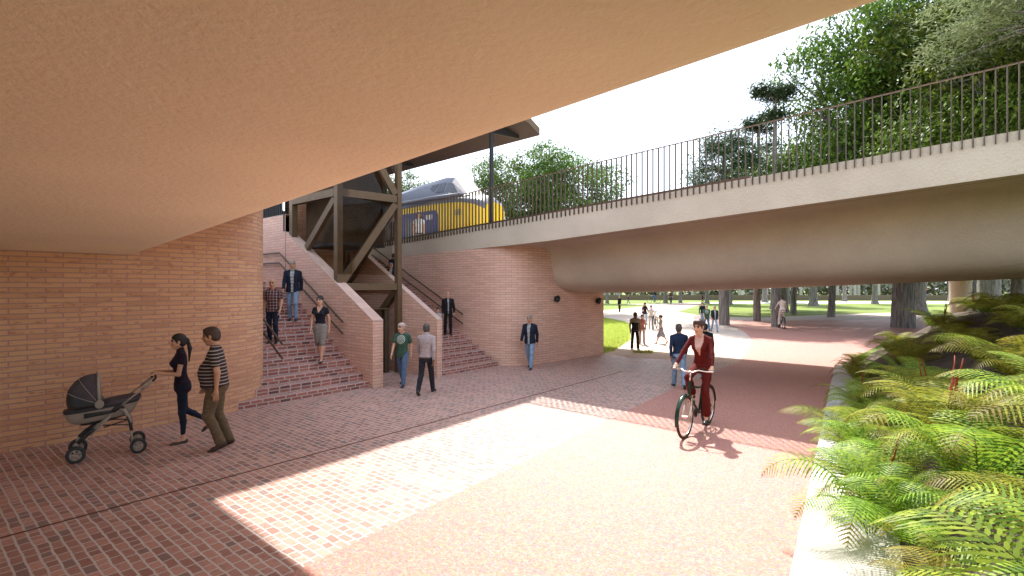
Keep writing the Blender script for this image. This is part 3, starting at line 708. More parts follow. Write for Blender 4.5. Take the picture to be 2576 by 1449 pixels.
def pine_mesh(key, seed, H, plates, leaf, mat, sig):
    r = random.Random(seed); b = MB(); g = np.random.default_rng(seed); cl = []
    b.tube([(0, 0, -.2), (.1, 0, H * .4), (-.1, .1, H * .75), (0, 0, H * .97)], [.26, .2, .13, .05], 9, cap=False)
    for (f, rad, n, th) in plates:
        for k in range(n):
            az = k * 2 * math.pi / n + r.uniform(-.5, .5); rr_ = rad * r.uniform(.55, 1); e = Vector((rr_ * math.cos(az), rr_ * math.sin(az), H * f + r.uniform(-.2, .3)))
            b.tube([(0, 0, H * f - .4), e * .5 + Vector((0, 0, H * f * .5 - .1)), e], [.07, .05, .02], 5, cap=False)
            m = 26; q = g.normal(size=(m, 3)) * np.array([rad * .24, rad * .24, th]) + np.array(e); cl.append(q)
    V, F = leaf_cloud(np.concatenate(cl), 26, sig, leaf, seed, droop=-.6, aspect=.22)
    tm = MB.build(b, 'trunk', M['bark'], None, True); me = tm.data; COL.objects.unlink(tm); bpy.data.objects.remove(tm)
    cm = np_mesh('crown', V, F4=F); cm.materials.append(mat); TREE[key] = (me, cm)
pine_mesh('flat_pine', 5, 14, [(.97, .95, 6, .16), (.88, .9, 2, .1)], .26, M['leaf_dark'], .22)
pine_mesh('conifer', 6, 9, [(.95, .8, 4, .3), (.85, 1.4, 6, .4), (.72, 1.7, 7, .4), (.6, 1.9, 7, .45), (.47, 2.4, 7, .3), (.36, 2.9, 8, .25)], .24, M['leaf_dark'], .22)
pine_mesh('pale_pine', 9, 16, [(.98, 2.4, 6, .4), (.9, 3.2, 9, .4), (.83, 4.0, 9, .3)], .3, M['leaf_pale'], .26)
def tree(key, px, d, name, label, sc=1., rz=0., top=None, grp='trees beyond the far bridge'):
    x, y, _ = atd(px, 724, d); t = thing(name, label, 'tree', (x, y, 0), rz, grp); me, cm = TREE[key]
    if top is not None:
        H = max(v.co.z for v in cm.vertices); sc = (HC + (724.5 - top) / 1288 * d) / H
    t.scale = (sc, sc, sc)
    for nm, m in (('trunk', me), ('crown', cm)):
        o = bpy.data.objects.new(nm, m); COL.objects.link(o); o.parent = t
    return t
tree('oak', 2272, 33.6, 'broadleaf_tree', 'tallest leafy green tree behind the railing at the right', top=-60, rz=.3)
tree('ash', 2560, 27, 'broadleaf_tree', 'big leafy tree cut off by the right edge of the view', top=-120, rz=1.2)
tree('bushy', 2090, 46, 'broadleaf_tree', 'lower bushy green tree left of the tallest tree', top=255, rz=2.2)
tree('ash', 2440, 36, 'broadleaf_tree', 'green tree whose crown meets the sky behind the tallest one', top=40, rz=4.)
tree('bushy', 2440, 25, 'broadleaf_tree', 'dense leafy tree right behind the railing, lower right', top=200, rz=5.)
tree('bushy', 1995, 50, 'broadleaf_tree', 'small bushy tree beside the dark conifer', top=330, rz=3.)
tree('ash', 1420, 52, 'broadleaf_tree', 'rounded tree behind the railing right of the canopy post', top=352, rz=.9)
tree('ash', 1300, 56, 'broadleaf_tree', 'rounded tree between the train nose and the canopy end', top=372, rz=2.9)
tree('ash', 1040, 60, 'broadleaf_tree', 'tree crown above the train roof at the lift tower', top=432, rz=1.9)
tree('bushy', 900, 60, 'broadleaf_tree', 'tree seen through the glass of the lift tower', top=400, rz=.2)
tree('flat_pine', 1952, 34, 'pine_tree', 'flat topped pine standing clear against the sky', top=192, rz=.5)
tree('flat_pine', 1905, 40, 'pine_tree', 'lower flat topped pine between the conifer and the big trees', top=280, rz=2.5)
tree('conifer', 1822, 36, 'conifer_tree', 'dark blue green conifer behind the railing', top=308, rz=1.)
tree('pale_pine', 2650, 20, 'pine_tree', 'pale needled pine with branches in the top right corner', top=-215, rz=1.)
# ---- trunks of the park trees seen below the bridge ----
def trunk_tree(pxl, pxr, yb, label, key=None, seed=0):
    a, b_, c = ray((pxl + pxr) / 2, yb); t = -HC / c; x, y = a * t, b_ * t; w_ = (pxr - pxl) / 1288 * t / 2
    r = random.Random(seed + pxl); H = 13 + r.uniform(-2, 2)
    T_ = thing('park_tree', label, 'tree', (x, y, 0), r.uniform(0, 6), 'park trees beyond the underpass'); b = MB(); n = 22; m = 14; vs = []
    for i in range(m + 1):
        z = -.05 + H * .62 * (i / m) ** 1.5; k = w_ * (1 + .55 * math.exp(-z * 2.2)) * (1 - .035 * z)
        for j in range(n):
            p = 2 * math.pi * j / n; q = k * (1 + .07 * math.sin(j * 2.9 + z * .4 + pxl) + .04 * math.sin(j * 5.3)); vs.append((q * math.cos(p) + .03 * math.sin(z), q * math.sin(p), z))
    b.add(vs, [(i * n + j, i * n + (j + 1) % n, (i + 1) * n + (j + 1) % n, (i + 1) * n + j) for i in range(m) for j in range(n)])
    b.build('trunk', M['bark'], T_, True)
    if not any(k.startswith('park') for k in TREE):
        g = np.random.default_rng(3); pp = g.normal(size=(330, 3)); pp /= np.linalg.norm(pp, axis=1)[:, None]; pp *= g.uniform(.3, 1, 330)[:, None] * np.array([4.6, 4.6, 3.1]); pp[:, 2] += 9.5
        V, F = leaf_cloud(pp, 16, .5, .5, 5); cm = np_mesh('crown', V, F4=F); cm.materials.append(M['leaf']); TREE['park'] = (None, cm)
    o = bpy.data.objects.new('crown', TREE['park'][1]); COL.objects.link(o); o.parent = T_; o.rotation_euler = (0, 0, r.uniform(0, 6))
    return T_
X5 = lambda x: (2240 + x * .37267) / 1.4907
Y5 = lambda y: (1040 + y * .37267) / 1.4907
TR = [(X5(1243), X5(1303), Y5(372), 'brown ridged trunk at the left tip of the round lawn'), (X5(1303), X5(1352), Y5(277), 'thick trunk just behind the brown one at the lawn tip'),
 (X5(1745), X5(1808), Y5(320), 'dark trunk left of the bright cyclist'), (X5(1822), X5(1908), Y5(352), 'wide grey trunk right behind the bright cyclist'), (X5(1895), X5(1938), Y5(270), 'narrower trunk right of the wide grey one'),
 (X5(1662), X5(1710), Y5(250), 'distant trunk right of the pair in lilac coats'), (X5(2140), X5(2213), Y5(290), 'trunk alone on the lawn midway to the ferns'), (X5(1088), X5(1124), Y5(263), 'trunk behind the walking group, left of the lawn tip'),
 (X5(822), X5(850), Y5(260), 'slim distant trunk right of the far cyclist'), (X5(668), X5(703), Y5(258), 'distant trunk between the two far cyclists'), (X5(85), X5(113), Y5(262), 'distant trunk next to the curved wall corner'),
 (X5(2470), X5(2505), Y5(243), 'slim far trunk left of the large fern side trunk'), (2287, 2326, 792, 'second large trunk behind the ferns'), (2464, 2514, 790, 'large trunk right of the bridge pillar'),
 (2195, 2207, 765, 'slim trunk left of the first large fern side trunk'), (2388, 2402, 757, 'far slim trunk left of the bridge pillar')]
for k, (a, c, y, l) in enumerate(TR): trunk_tree(a, c, y, l, seed=k)
# ---- far wood and low wall ----
t_ = thing('boundary_wall', 'long low brown wall along the far end of the park', 'wall', (80, 30, 0)); b = MB()
P0 = Vector((*G_(1515, 755), 0)); P1 = Vector((*G_(4200, 757), 0)); P0 = P0 + (P0 - P1) * .3
b.beam(P0 + Vector((0, 0, .55)), P1 + Vector((0, 0, .55)), .5, 1.1); b.build('wall', plain('brown_wall', (.16, .12, .085), .9), t_, False, True)
M['hazed_leaf'] = plain('hazed_foliage', (.30, .31, .22), .9, 0, .35, .12)  # distance haze painted as grey-beige leaf colour; no misty air is built
M['hazed_bark'] = plain('hazed_bark', (.40, .38, .33), .9)  # trunks paled the same way, haze mixed into the bark colour
g = np.random.default_rng(21); d = (P1 - P0).normalized(); nrm = Vector((-d.y, d.x, 0)); nrm = nrm if nrm.dot(P0) > 0 else -nrm; LL = (P1 - P0).length
pp = []
for k in range(5200):
    s = g.uniform(0, LL); q = P0 + d * s + nrm * (14 + g.uniform(0, 26)); pp.append((q.x, q.y, g.uniform(.2, 12) ** 1.0))
V, F = leaf_cloud(pp, 9, 1.5, 1.5, 77, aspect=.6); me = np_mesh('far_wood', V, F4=F); o = link_mesh('far_wood', me, M['hazed_leaf']); tag(o, 'pale wood far behind the park, haze put into its colour', 'wood', kind='stuff')
b = MB(); rr2 = random.Random(5)
for k in range(130):
    q = P0 + d * rr2.uniform(0, LL) + nrm * (3 + rr2.uniform(0, 9)); w_ = rr2.uniform(.18, .4)
    b.tube([(q.x, q.y, 0), (q.x + rr2.uniform(-.4, .4), q.y, 5), (q.x + rr2.uniform(-1, 1), q.y, 10)], [w_, w_ * .8, w_ * .5], 6, cap=False)
    for j in range(3):
        z = rr2.uniform(2, 6); b.tube([(q.x, q.y, z), (q.x + rr2.uniform(-2, 2), q.y + rr2.uniform(-2, 2), z + 2.5)], [.09, .03], 4, cap=False)
o = b.build('far_trunks', M['hazed_bark'], None, True); tag(o, 'pale trunks of the far wood, haze put into their colour', 'wood', kind='stuff')
# ---- grass blades along lawn edges near the underpass ----
def grass(name, label, poly_pts, n, h, seed, mat):
    g = np.random.default_rng(seed); P = np.array(poly_pts); a = g.uniform(size=(n, 1)); lo = P.min(0); hi = P.max(0); pts = []
    while len(pts) < n:
        q = lo + g.uniform(size=2) * (hi - lo); inside = False; j = len(P) - 1
        for i in range(len(P)):
            if (P[i][1] > q[1]) != (P[j][1] > q[1]) and q[0] < (P[j][0] - P[i][0]) * (q[1] - P[i][1]) / (P[j][1] - P[i][1]) + P[i][0]: inside = not inside
            j = i
        if inside: pts.append(q)
    pts = np.array(pts); az = g.uniform(0, 6.28, n); hh = h * g.uniform(.5, 1.2, n); wd = .012 + .01 * g.uniform(size=n)
    B = np.stack([pts[:, 0], pts[:, 1], np.full(n, .0)], 1); S = np.stack([np.cos(az), np.sin(az), np.zeros(n)], 1) * wd[:, None]
    T_ = B + np.stack([g.normal(size=n) * .03, g.normal(size=n) * .03, hh], 1)
    V = np.stack([B - S, B + S, T_], 1).reshape(-1, 3); me = np_mesh(name, V, F3=np.arange(3 * n).reshape(-1, 3)); o = link_mesh(name, me, mat); tag(o, label, 'grass', kind='stuff'); return o
M['grass'] = leaf_mat('grass_blade', (.34, .42, .08), (.55, .60, .14), .02, .6)
grass('lawn_grass', 'bright grass of the lawn beside the curved wall', [S5(66, 410), S5(270, 450), S5(335, 470), S5(330, 632), S5(170, 738), S5(90, 768), (18.0, 10.2), (18.0, 13)], 26000, .1, 1, M['grass'])
grass('grass_tuft', 'small stray patch of grass on the pale paving', [S5(360, 745), S5(560, 742), S5(555, 770), S5(370, 762)], 420, .07, 2, M['grass'])
grass('bank_grass', 'dark grassy mound on the bank at the right edge', [(16, -8), (22, -9), (22, -3.2), (16.2, -3.6)], 9000, .35, 3, M['leaf_dark']).location.z = 1.9
# ================= people =================
def v3(*a): return np.array(a, dtype=float)
def rotm(axis, a):
    c, s = math.cos(a), math.sin(a)
    if axis == 'x': return np.array([[1, 0, 0], [0, c, -s], [0, s, c]])
    if axis == 'y': return np.array([[c, 0, s], [0, 1, 0], [-s, 0, c]])
    return np.array([[c, -s, 0], [s, c, 0], [0, 0, 1]])
class SDF:
    """smooth union of tapered limbs, ellipsoids and lofted trunks, meshed with surface nets"""
    def __init__(s): s.p = []
    def cap(s, a, b, ra, rb, m, k=.02, flat=None):
        s.p.append(('c', np.array(a, float), np.array(b, float), ra, rb, m, k, flat)); return s
    def ell(s, c, r, m, k=.02, rot=None, sub=False): s.p.append(('s' if sub else 'e', np.array(c, float), np.array(r, float), rot, None, m, k, None)); return s
    def loft(s, org, rot, tab, m, k=.02): s.p.append(('l', np.array(org, float), rot, np.array(tab, float), None, m, k, None)); return s
    def bbox(s, q):
        t = q[0]
        if t == 'c': r = max(q[3], q[4]) * (q[7][0] if q[7] else 1) + .0; return np.minimum(q[1], q[2]) - r, np.maximum(q[1], q[2]) + r
        if t in 'es': r = q[2].max(); return q[1] - r, q[1] + r
        tab = q[3]; pts = []
        for row in tab:
            for sx in (-1, 1):
                for sy in (-1, 1): pts.append(q[1] + q[2] @ v3(row[3] + sx * row[2], sy * row[1], row[0]))
        pts = np.array(pts); return pts.min(0) - .01, pts.max(0) + .01
    def ev(s, q, P):
        t = q[0]
        if t == 'c':
            a, b, ra, rb = q[1:5]; ab = b - a; L2 = ab @ ab + 1e-12; h = np.clip(((P - a) @ ab) / L2, 0, 1); d = P - a - h[..., None] * ab
            if q[7]:
                fl, n = q[7]; n = np.array(n); dn = d @ n; d2 = d - dn[..., None] * n
                return np.sqrt((d2 ** 2).sum(-1) / fl ** 2 + dn ** 2) - (ra + (rb - ra) * h)
            return np.sqrt((d ** 2).sum(-1)) - (ra + (rb - ra) * h)
        if t in 'es':
            d = P - q[1]
            if q[3] is not None: d = d @ q[3]
            k0 = np.sqrt(((d / q[2]) ** 2).sum(-1)); k1 = np.sqrt(((d / q[2] ** 2) ** 2).sum(-1)) + 1e-9
            return k0 * (k0 - 1) / k1
        tab = q[3]; d = (P - q[1]) @ q[2]; z = d[..., 2]; w = np.interp(z, tab[:, 0], tab[:, 1]); dp = np.interp(z, tab[:, 0], tab[:, 2]); x0 = np.interp(z, tab[:, 0], tab[:, 3])
        e = ((np.abs(d[..., 0] - x0) / dp) ** 2.3 + (np.abs(d[..., 1]) / w) ** 2.3) ** (1 / 2.3)
        dd = (e - 1) * np.minimum(w, dp); dz = np.maximum(tab[0, 0] - z, z - tab[-1, 0])
        return np.where(dz > 0, np.sqrt(np.maximum(dd, 0) ** 2 + dz ** 2), np.maximum(dd, dz * .6))
    def mesh(s, h, pad=.03, lo=None, hi=None):
        bb = [s.bbox(q) for q in s.p if q[0] != 's']; mn = np.min([b[0] for b in bb], 0) - pad; mx = np.max([b[1] for b in bb], 0) + pad
        if lo is not None: mn = np.maximum(mn, lo); mx = np.minimum(mx, hi)
        n = np.ceil((mx - mn) / h).astype(int) + 1
        G = np.full(n, .08, dtype=np.float32); ax = [mn[i] + h * np.arange(n[i]) for i in range(3)]
        for q in s.p:
            b = s.bbox(q); mar = max(.035, q[6] * 1.6)
            i0 = np.maximum(((b[0] - mar - mn) / h).astype(int), 0); i1 = np.minimum(((b[1] + mar - mn) / h).astype(int) + 2, n)
            if (i1 <= i0).any(): continue
            P = np.stack(np.meshgrid(*[ax[i][i0[i]:i1[i]] for i in range(3)], indexing='ij'), -1); d = s.ev(q, P).astype(np.float32)
            S = G[i0[0]:i1[0], i0[1]:i1[1], i0[2]:i1[2]]; k = q[6]
            if q[0] == 's':
                hh = np.clip(.5 - .5 * (S + d) / k, 0, 1); S[:] = S * (1 - hh) + (-d) * hh + k * hh * (1 - hh)
            elif k > 0:
                hh = np.clip(.5 + .5 * (S - d) / k, 0, 1); S[:] = S * (1 - hh) + d * hh - k * hh * (1 - hh)
            else: S[:] = np.minimum(S, d)
        # surface nets
        ins = G < 0
        c = [ins[i:n[0] - 1 + i, j:n[1] - 1 + j, k:n[2] - 1 + k] for i in (0, 1) for j in (0, 1) for k in (0, 1)]
        cnt_ = sum(x.astype(np.int8) for x in c); act = (cnt_ > 0) & (cnt_ < 8); idx = -np.ones(act.shape, dtype=np.int64); A = np.argwhere(act); idx[act] = np.arange(len(A))
        acc = np.zeros((len(A), 3)); num = np.zeros(len(A))
        offs = [(i, j, k) for i in (0, 1) for j in (0, 1) for k in (0, 1)]
        vals = {o: G[A[:, 0] + o[0], A[:, 1] + o[1], A[:, 2] + o[2]] for o in offs}
        for a_, o in enumerate(offs):
            for dmn in range(3):
                if o[dmn] == 1: continue
                o2 = list(o); o2[dmn] = 1; o2 = tuple(o2); g0, g1 = vals[o], vals[o2]; m = (g0 < 0) != (g1 < 0); t = np.where(m, g0 / np.where(m, g0 - g1, 1), 0)
                for e in range(3): acc[:, e] += np.where(m, o[e] + (t if e == dmn else 0), 0)
                num += m
        V = (A + acc / np.maximum(num, 1)[:, None]) * h + mn
        F = []
        for dmn in range(3):
            e1, e2 = [(1, 2), (2, 0), (0, 1)][dmn]
            sl0 = [slice(1, -1)] * 3; sl0[dmn] = slice(0, -1); sl1 = list(sl0); sl1[dmn] = slice(1, None)
            g0 = ins[tuple(sl0)]; g1 = ins[tuple(sl1)]; ch = np.argwhere(g0 != g1)
            if not len(ch): continue
            flip = g0[tuple(ch.T)]; base = ch.copy()
            for e in range(3):
                if e != dmn: base[:, e] += 1
            def cell(da, db):
                q = base.copy(); q[:, e1] += da; q[:, e2] += db; return idx[q[:, 0], q[:, 1], q[:, 2]]
            quad = np.stack([cell(-1, -1), cell(0, -1), cell(0, 0), cell(-1, 0)], 1); quad[~flip] = quad[~flip][:, ::-1]; quad = quad[(quad >= 0).all(1)]; F.append(quad)
        F = np.concatenate(F) if F else np.zeros((0, 4), int)
        C = V[F].mean(1); best = np.full(len(C), 9.); mi = np.zeros(len(C), int)
        for q in s.p:
            if q[0] == 's': continue
            d = s.ev(q, C) - (.004 if q[5] >= 100 else 0); m = d < best; best[m] = d[m]; mi[m] = q[5] % 100
        return V, F, mi, C
def ik(a, b, l1, l2, pole):
    """joint between a and b for two bones, bent towards pole; b is clamped to reach"""
    a = np.array(a, float); b = np.array(b, float); d = b - a; L_ = np.linalg.norm(d); mxl = (l1 + l2) * .998
    if L_ > mxl: b = a + d / L_ * mxl; d = b - a; L_ = mxl
    d /= L_; x = (l1 * l1 - l2 * l2 + L_ * L_) / (2 * L_); hgt = math.sqrt(max(0, l1 * l1 - x * x)); p = np.array(pole, float); p = p - d * (p @ d); p /= np.linalg.norm(p) + 1e-9
    return a + d * x + p * hgt, b
SKIN, TOP, LEG, SHOE, IN, LIP, EYE, BROW, BELT = 0, 1, 2, 3, 4, 5, 6, 7, 8
def hand(s, wrist, d, palm_n, side, m, sc=1., curl=.45, grip=False):
    """palm and five separate bent fingers; palm_n is where the palm faces, side is towards the thumb"""
    d = np.array(d, float); d /= np.linalg.norm(d); pn = np.array(palm_n, float); pn -= d * (pn @ d); pn /= np.linalg.norm(pn) + 1e-9; sd = np.cross(d, pn)
    if sd @ np.array(side, float) < 0: sd = -sd
    w = np.array(wrist, float); s.cap(w, w + d * .03 * sc, .027 * sc, .03 * sc, m, .01, None)
    for q in (-.024, -.008, .008, .024): s.cap(w + d * .02 * sc + sd * q * .8 * sc, w + d * .085 * sc + sd * q * sc, .015 * sc, .0125 * sc, m, .012)
    for i, (q, ln) in enumerate(((.028, .072), (.0095, .082), (-.0095, .077), (-.028, .06))):
        p = w + d * .088 * sc + sd * q * sc; a = (1.35 if grip else curl * (.7 + .15 * i)); dd = d * math.cos(a * .5) + pn * math.sin(a * .5) + sd * q * 2.2; dd /= np.linalg.norm(dd); e = p + dd * ln * .45 * sc
        s.cap(p, e, .0098 * sc, .009 * sc, m, .003); a2 = a * (1.35 if not grip else 1.9); d2 = d * math.cos(a2) + pn * math.sin(a2) + sd * q * 2; d2 /= np.linalg.norm(d2); f = e + d2 * ln * .33 * sc; s.cap(e, f, .009 * sc, .0082 * sc, m, .003)
        a3 = a2 * 1.3; d3 = d * math.cos(a3) + pn * math.sin(a3) + sd * q; d3 /= np.linalg.norm(d3); s.cap(f, f + d3 * ln * .24 * sc, .0082 * sc, .0068 * sc, m, .003)
    t0 = w + d * .03 * sc + sd * .022 * sc; t1 = t0 + (d * .62 + sd * .62 + pn * .45) * .042 * sc; s.cap(t0, t1, .0135 * sc, .011 * sc, m, .008); t2 = t1 + (d * .85 + sd * .1 + pn * .5) * .033 * sc; s.cap(t1, t2, .0105 * sc, .0085 * sc, m, .003)
def head_sdf(c, rot, fem=False, beard=False):
    s = SDF(); T = lambda x, y, z: c + rot @ v3(x, y, z)
    s.ell(T(-.012, 0, .03), (.098, .076, .092), SKIN, .02, rot); s.ell(T(.022, 0, -.04), (.068, .060 if not fem else .056, .078), SKIN, .03, rot)
    s.cap(T(.058, -.012, -.098), T(.058, .012, -.098), .021, .021, SKIN, .025)
    s.cap(T(.0, -.048, -.055), T(.045, -.02, -.098), .026, .022, SKIN, .025); s.cap(T(.0, .048, -.055), T(.045, .02, -.098), .026, .022, SKIN, .025)
    for y in (-1, 1):
        s.ell(T(.094, .031 * y, .012), (.016, .019, .011), SKIN, .016, rot, sub=True)
        s.ell(T(.074, .031 * y, .011), (.013, .0105, .0095), EYE, .002, rot)
        s.cap(T(.084, .016 * y, .031), T(.074, .047 * y, .033), .0085, .0065, BROW, .012)
        s.ell(T(.056, .04 * y, -.028), (.026, .022, .022), SKIN, .02, rot)
        s.ell(T(-.006, .077 * y, -.004), (.019, .009, .031), SKIN, .006, rot)
    s.cap(T(.088, 0, .018), T(.112, 0, -.022), .0085, .0125, SKIN, .012); s.cap(T(.098, -.011, -.027), T(.098, .011, -.027), .0085, .0085, SKIN, .008)
    s.cap(T(.083, -.019, -.058), T(.089, 0, -.056), .0055, .0075, LIP, .006); s.cap(T(.083, .019, -.058), T(.089, 0, -.056), .0055, .0075, LIP, .006)
    s.cap(T(.083, -.013, -.067), T(.083, .013, -.067), .008, .008, LIP, .006)
    return s
def hair_sdf(c, rot, style):
    s = SDF(); T = lambda x, y, z: c + rot @ v3(x, y, z)
    if style in ('short', 'grey', 'crop', 'bun', 'pony', 'long', 'curly'):
        g = {'crop': .004, 'grey': .005, 'short': .012, 'curly': .02, 'bun': .009, 'pony': .010, 'long': .013}[style]
        s.ell(T(-.018, 0, .035), (.1 + g, .078 + g, .094 + g), 0, .01, rot); s.ell(T(-.045, 0, -.02), (.068 + g, .07 + g, .07), 0, .02, rot)
        if style in ('short', 'curly'): s.cap(T(.05, -.04, .092), T(.052, .035, .098), .022, .024, 0, .03)
        if style == 'curly':
            r = random.Random(2)
            for k in range(26):
                a = r.uniform(0, 6.28); e = r.uniform(.2, 1.5); s.ell(T(-.018 + .11 * math.cos(a) * math.cos(e), .092 * math.sin(a) * math.cos(e), .04 + .1 * math.sin(e)), (.02, .02, .02), 0, .01)
        if style == 'bun': s.ell(T(-.135, 0, .055), (.04, .04, .04), 0, .012, rot)
        if style == 'pony':
            s.ell(T(-.125, 0, .03), (.028, .024, .028), 0, .012, rot); s.cap(T(-.135, 0, .02), T(-.165, 0, -.12), .027, .03, 0, .01); s.cap(T(-.165, 0, -.12), T(-.15, 0, -.34), .03, .008, 0, .02)
        if style == 'long':
            for y in (-.06, 0, .06): s.cap(T(-.05, y, .02), T(-.075, y * 1.1, -.2), .045, .035, 0, .03)
        s.ell(T(.098, 0, -.035), (.085, .105, .092), 0, .012, rot, sub=True); s.ell(T(.04, 0, -.12), (.09, .09, .07), 0, .01, rot, sub=True)
        for y in (-1, 1): s.ell(T(.0, .088 * y, -.012), (.024, .022, .036), 0, .008, rot, sub=True)
        if style in ('grey', 'crop') : pass
    elif style in ('cap', 'beret', 'hat'):
        s.ell(T(-.012, 0, .055), (.115, .092, .085), 0, .01, rot); s.ell(T(0, 0, -.06), (.2, .2, .105), 0, .008, rot, sub=True)
        if style == 'cap': s.cap(T(-.1, -.03, .035), T(-.155, -.02, .02), .02, .012, 0, .02, (2.6, tuple(rot @ v3(.3, 0, 1)))); s.cap(T(-.1, .03, .035), T(-.155, .02, .02), .02, .012, 0, .02, (2.6, tuple(rot @ v3(.3, 0, 1))))
        if style == 'hat': s.ell(T(0, 0, .045), (.16, .14, .012), 0, .01, rot)
    return s
PM = {}
def cloth(key, col, rough=.85, kind=None, c2=None, sc=1.):
    if key in PM: return PM[key]
    t = NT(key); tc = t.n('TexCoord'); o = tc.outputs['Object']; sx = t.n('SeparateXYZ'); t.l(o, sx.inputs[0]); nz = t.noise(o, 18, 4); base = t.ramp(nz.outputs[0], [(.3, tuple(c * .82 for c in col)), (.7, tuple(min(1, c * 1.15) for c in col))])
    def stripe(sock, freq, duty, ph=0.):
        m = t.mathn('FRACT', t.mathn('ADD', t.mathn('MULTIPLY', sock, freq), ph)); return t.mathn('LESS_THAN', m, duty)
    if kind == 'stripes': base = t.mix(stripe(sx.outputs[2], sc, .26), base, c2)
    if kind == 'breton': base = t.mix(stripe(sx.outputs[2], sc, .5), base, c2)
    if kind == 'plaid':
        a = stripe(sx.outputs[2], sc, .45); b_ = stripe(sx.outputs[1], sc, .45); base = t.mix(t.mathn('MULTIPLY', a, .55), base, c2[0]); base = t.mix(t.mathn('MULTIPLY', b_, .55), base, c2[0])
        base = t.mix(stripe(sx.outputs[2], sc, .1, .5), base, c2[1]); base = t.mix(stripe(sx.outputs[1], sc, .1, .5), base, c2[1])
    if kind == 'rings':   # ringed emblem printed on the chest
        cy, cz, R0 = c2; dy = t.mathn('SUBTRACT', sx.outputs[1], cy); dz = t.mathn('SUBTRACT', sx.outputs[2], cz); rr_ = t.mathn('SQRT', t.mathn('ADD', t.mathn('MULTIPLY', dy, dy), t.mathn('MULTIPLY', dz, dz)))
        ring = t.mathn('LESS_THAN', t.mathn('FRACT', t.mathn('MULTIPLY', rr_, 3.6 / R0)), .3); inside = t.mathn('LESS_THAN', rr_, R0); front = t.mathn('GREATER_THAN', sx.outputs[0], .06)
        base = t.mix(t.mathn('MULTIPLY', t.mathn('MULTIPLY', ring, inside), front), base, (.75, .78, .75))
    t.l(base, t.b.inputs['Base Color']); t.b.inputs['Roughness'].default_value = rough; t.b.inputs['Specular IOR Level'].default_value = .25
    mp = t.n('Mapping'); mp.inputs['Scale'].default_value = (1, 1, 2.2); t.l(o, mp.inputs[0]); t.bump(t.noise(mp.outputs[0], 14, 3, .6).outputs[0], .5, .03); PM[key] = t.m; return t.m
def skin(key, col):
    if key in PM: return PM[key]
    t = NT(key); tc = t.n('TexCoord'); nz = t.noise(tc.outputs['Object'], 12, 3); t.l(t.ramp(nz.outputs[0], [(.3, tuple(c * .9 for c in col)), (.7, tuple(c * 1.08 for c in col))]), t.b.inputs['Base Color']); t.b.inputs['Roughness'].default_value = .55
    t.b.inputs['Subsurface Weight'].default_value = .12; t.b.inputs['Subsurface Radius'].default_value = (.02, .008, .004); PM[key] = t.m; return t.m
SK = {'fair': (.62, .36, .24), 'tan': (.50, .27, .16), 'brown': (.22, .105, .06), 'dark': (.09, .045, .03)}
PROTO = {}
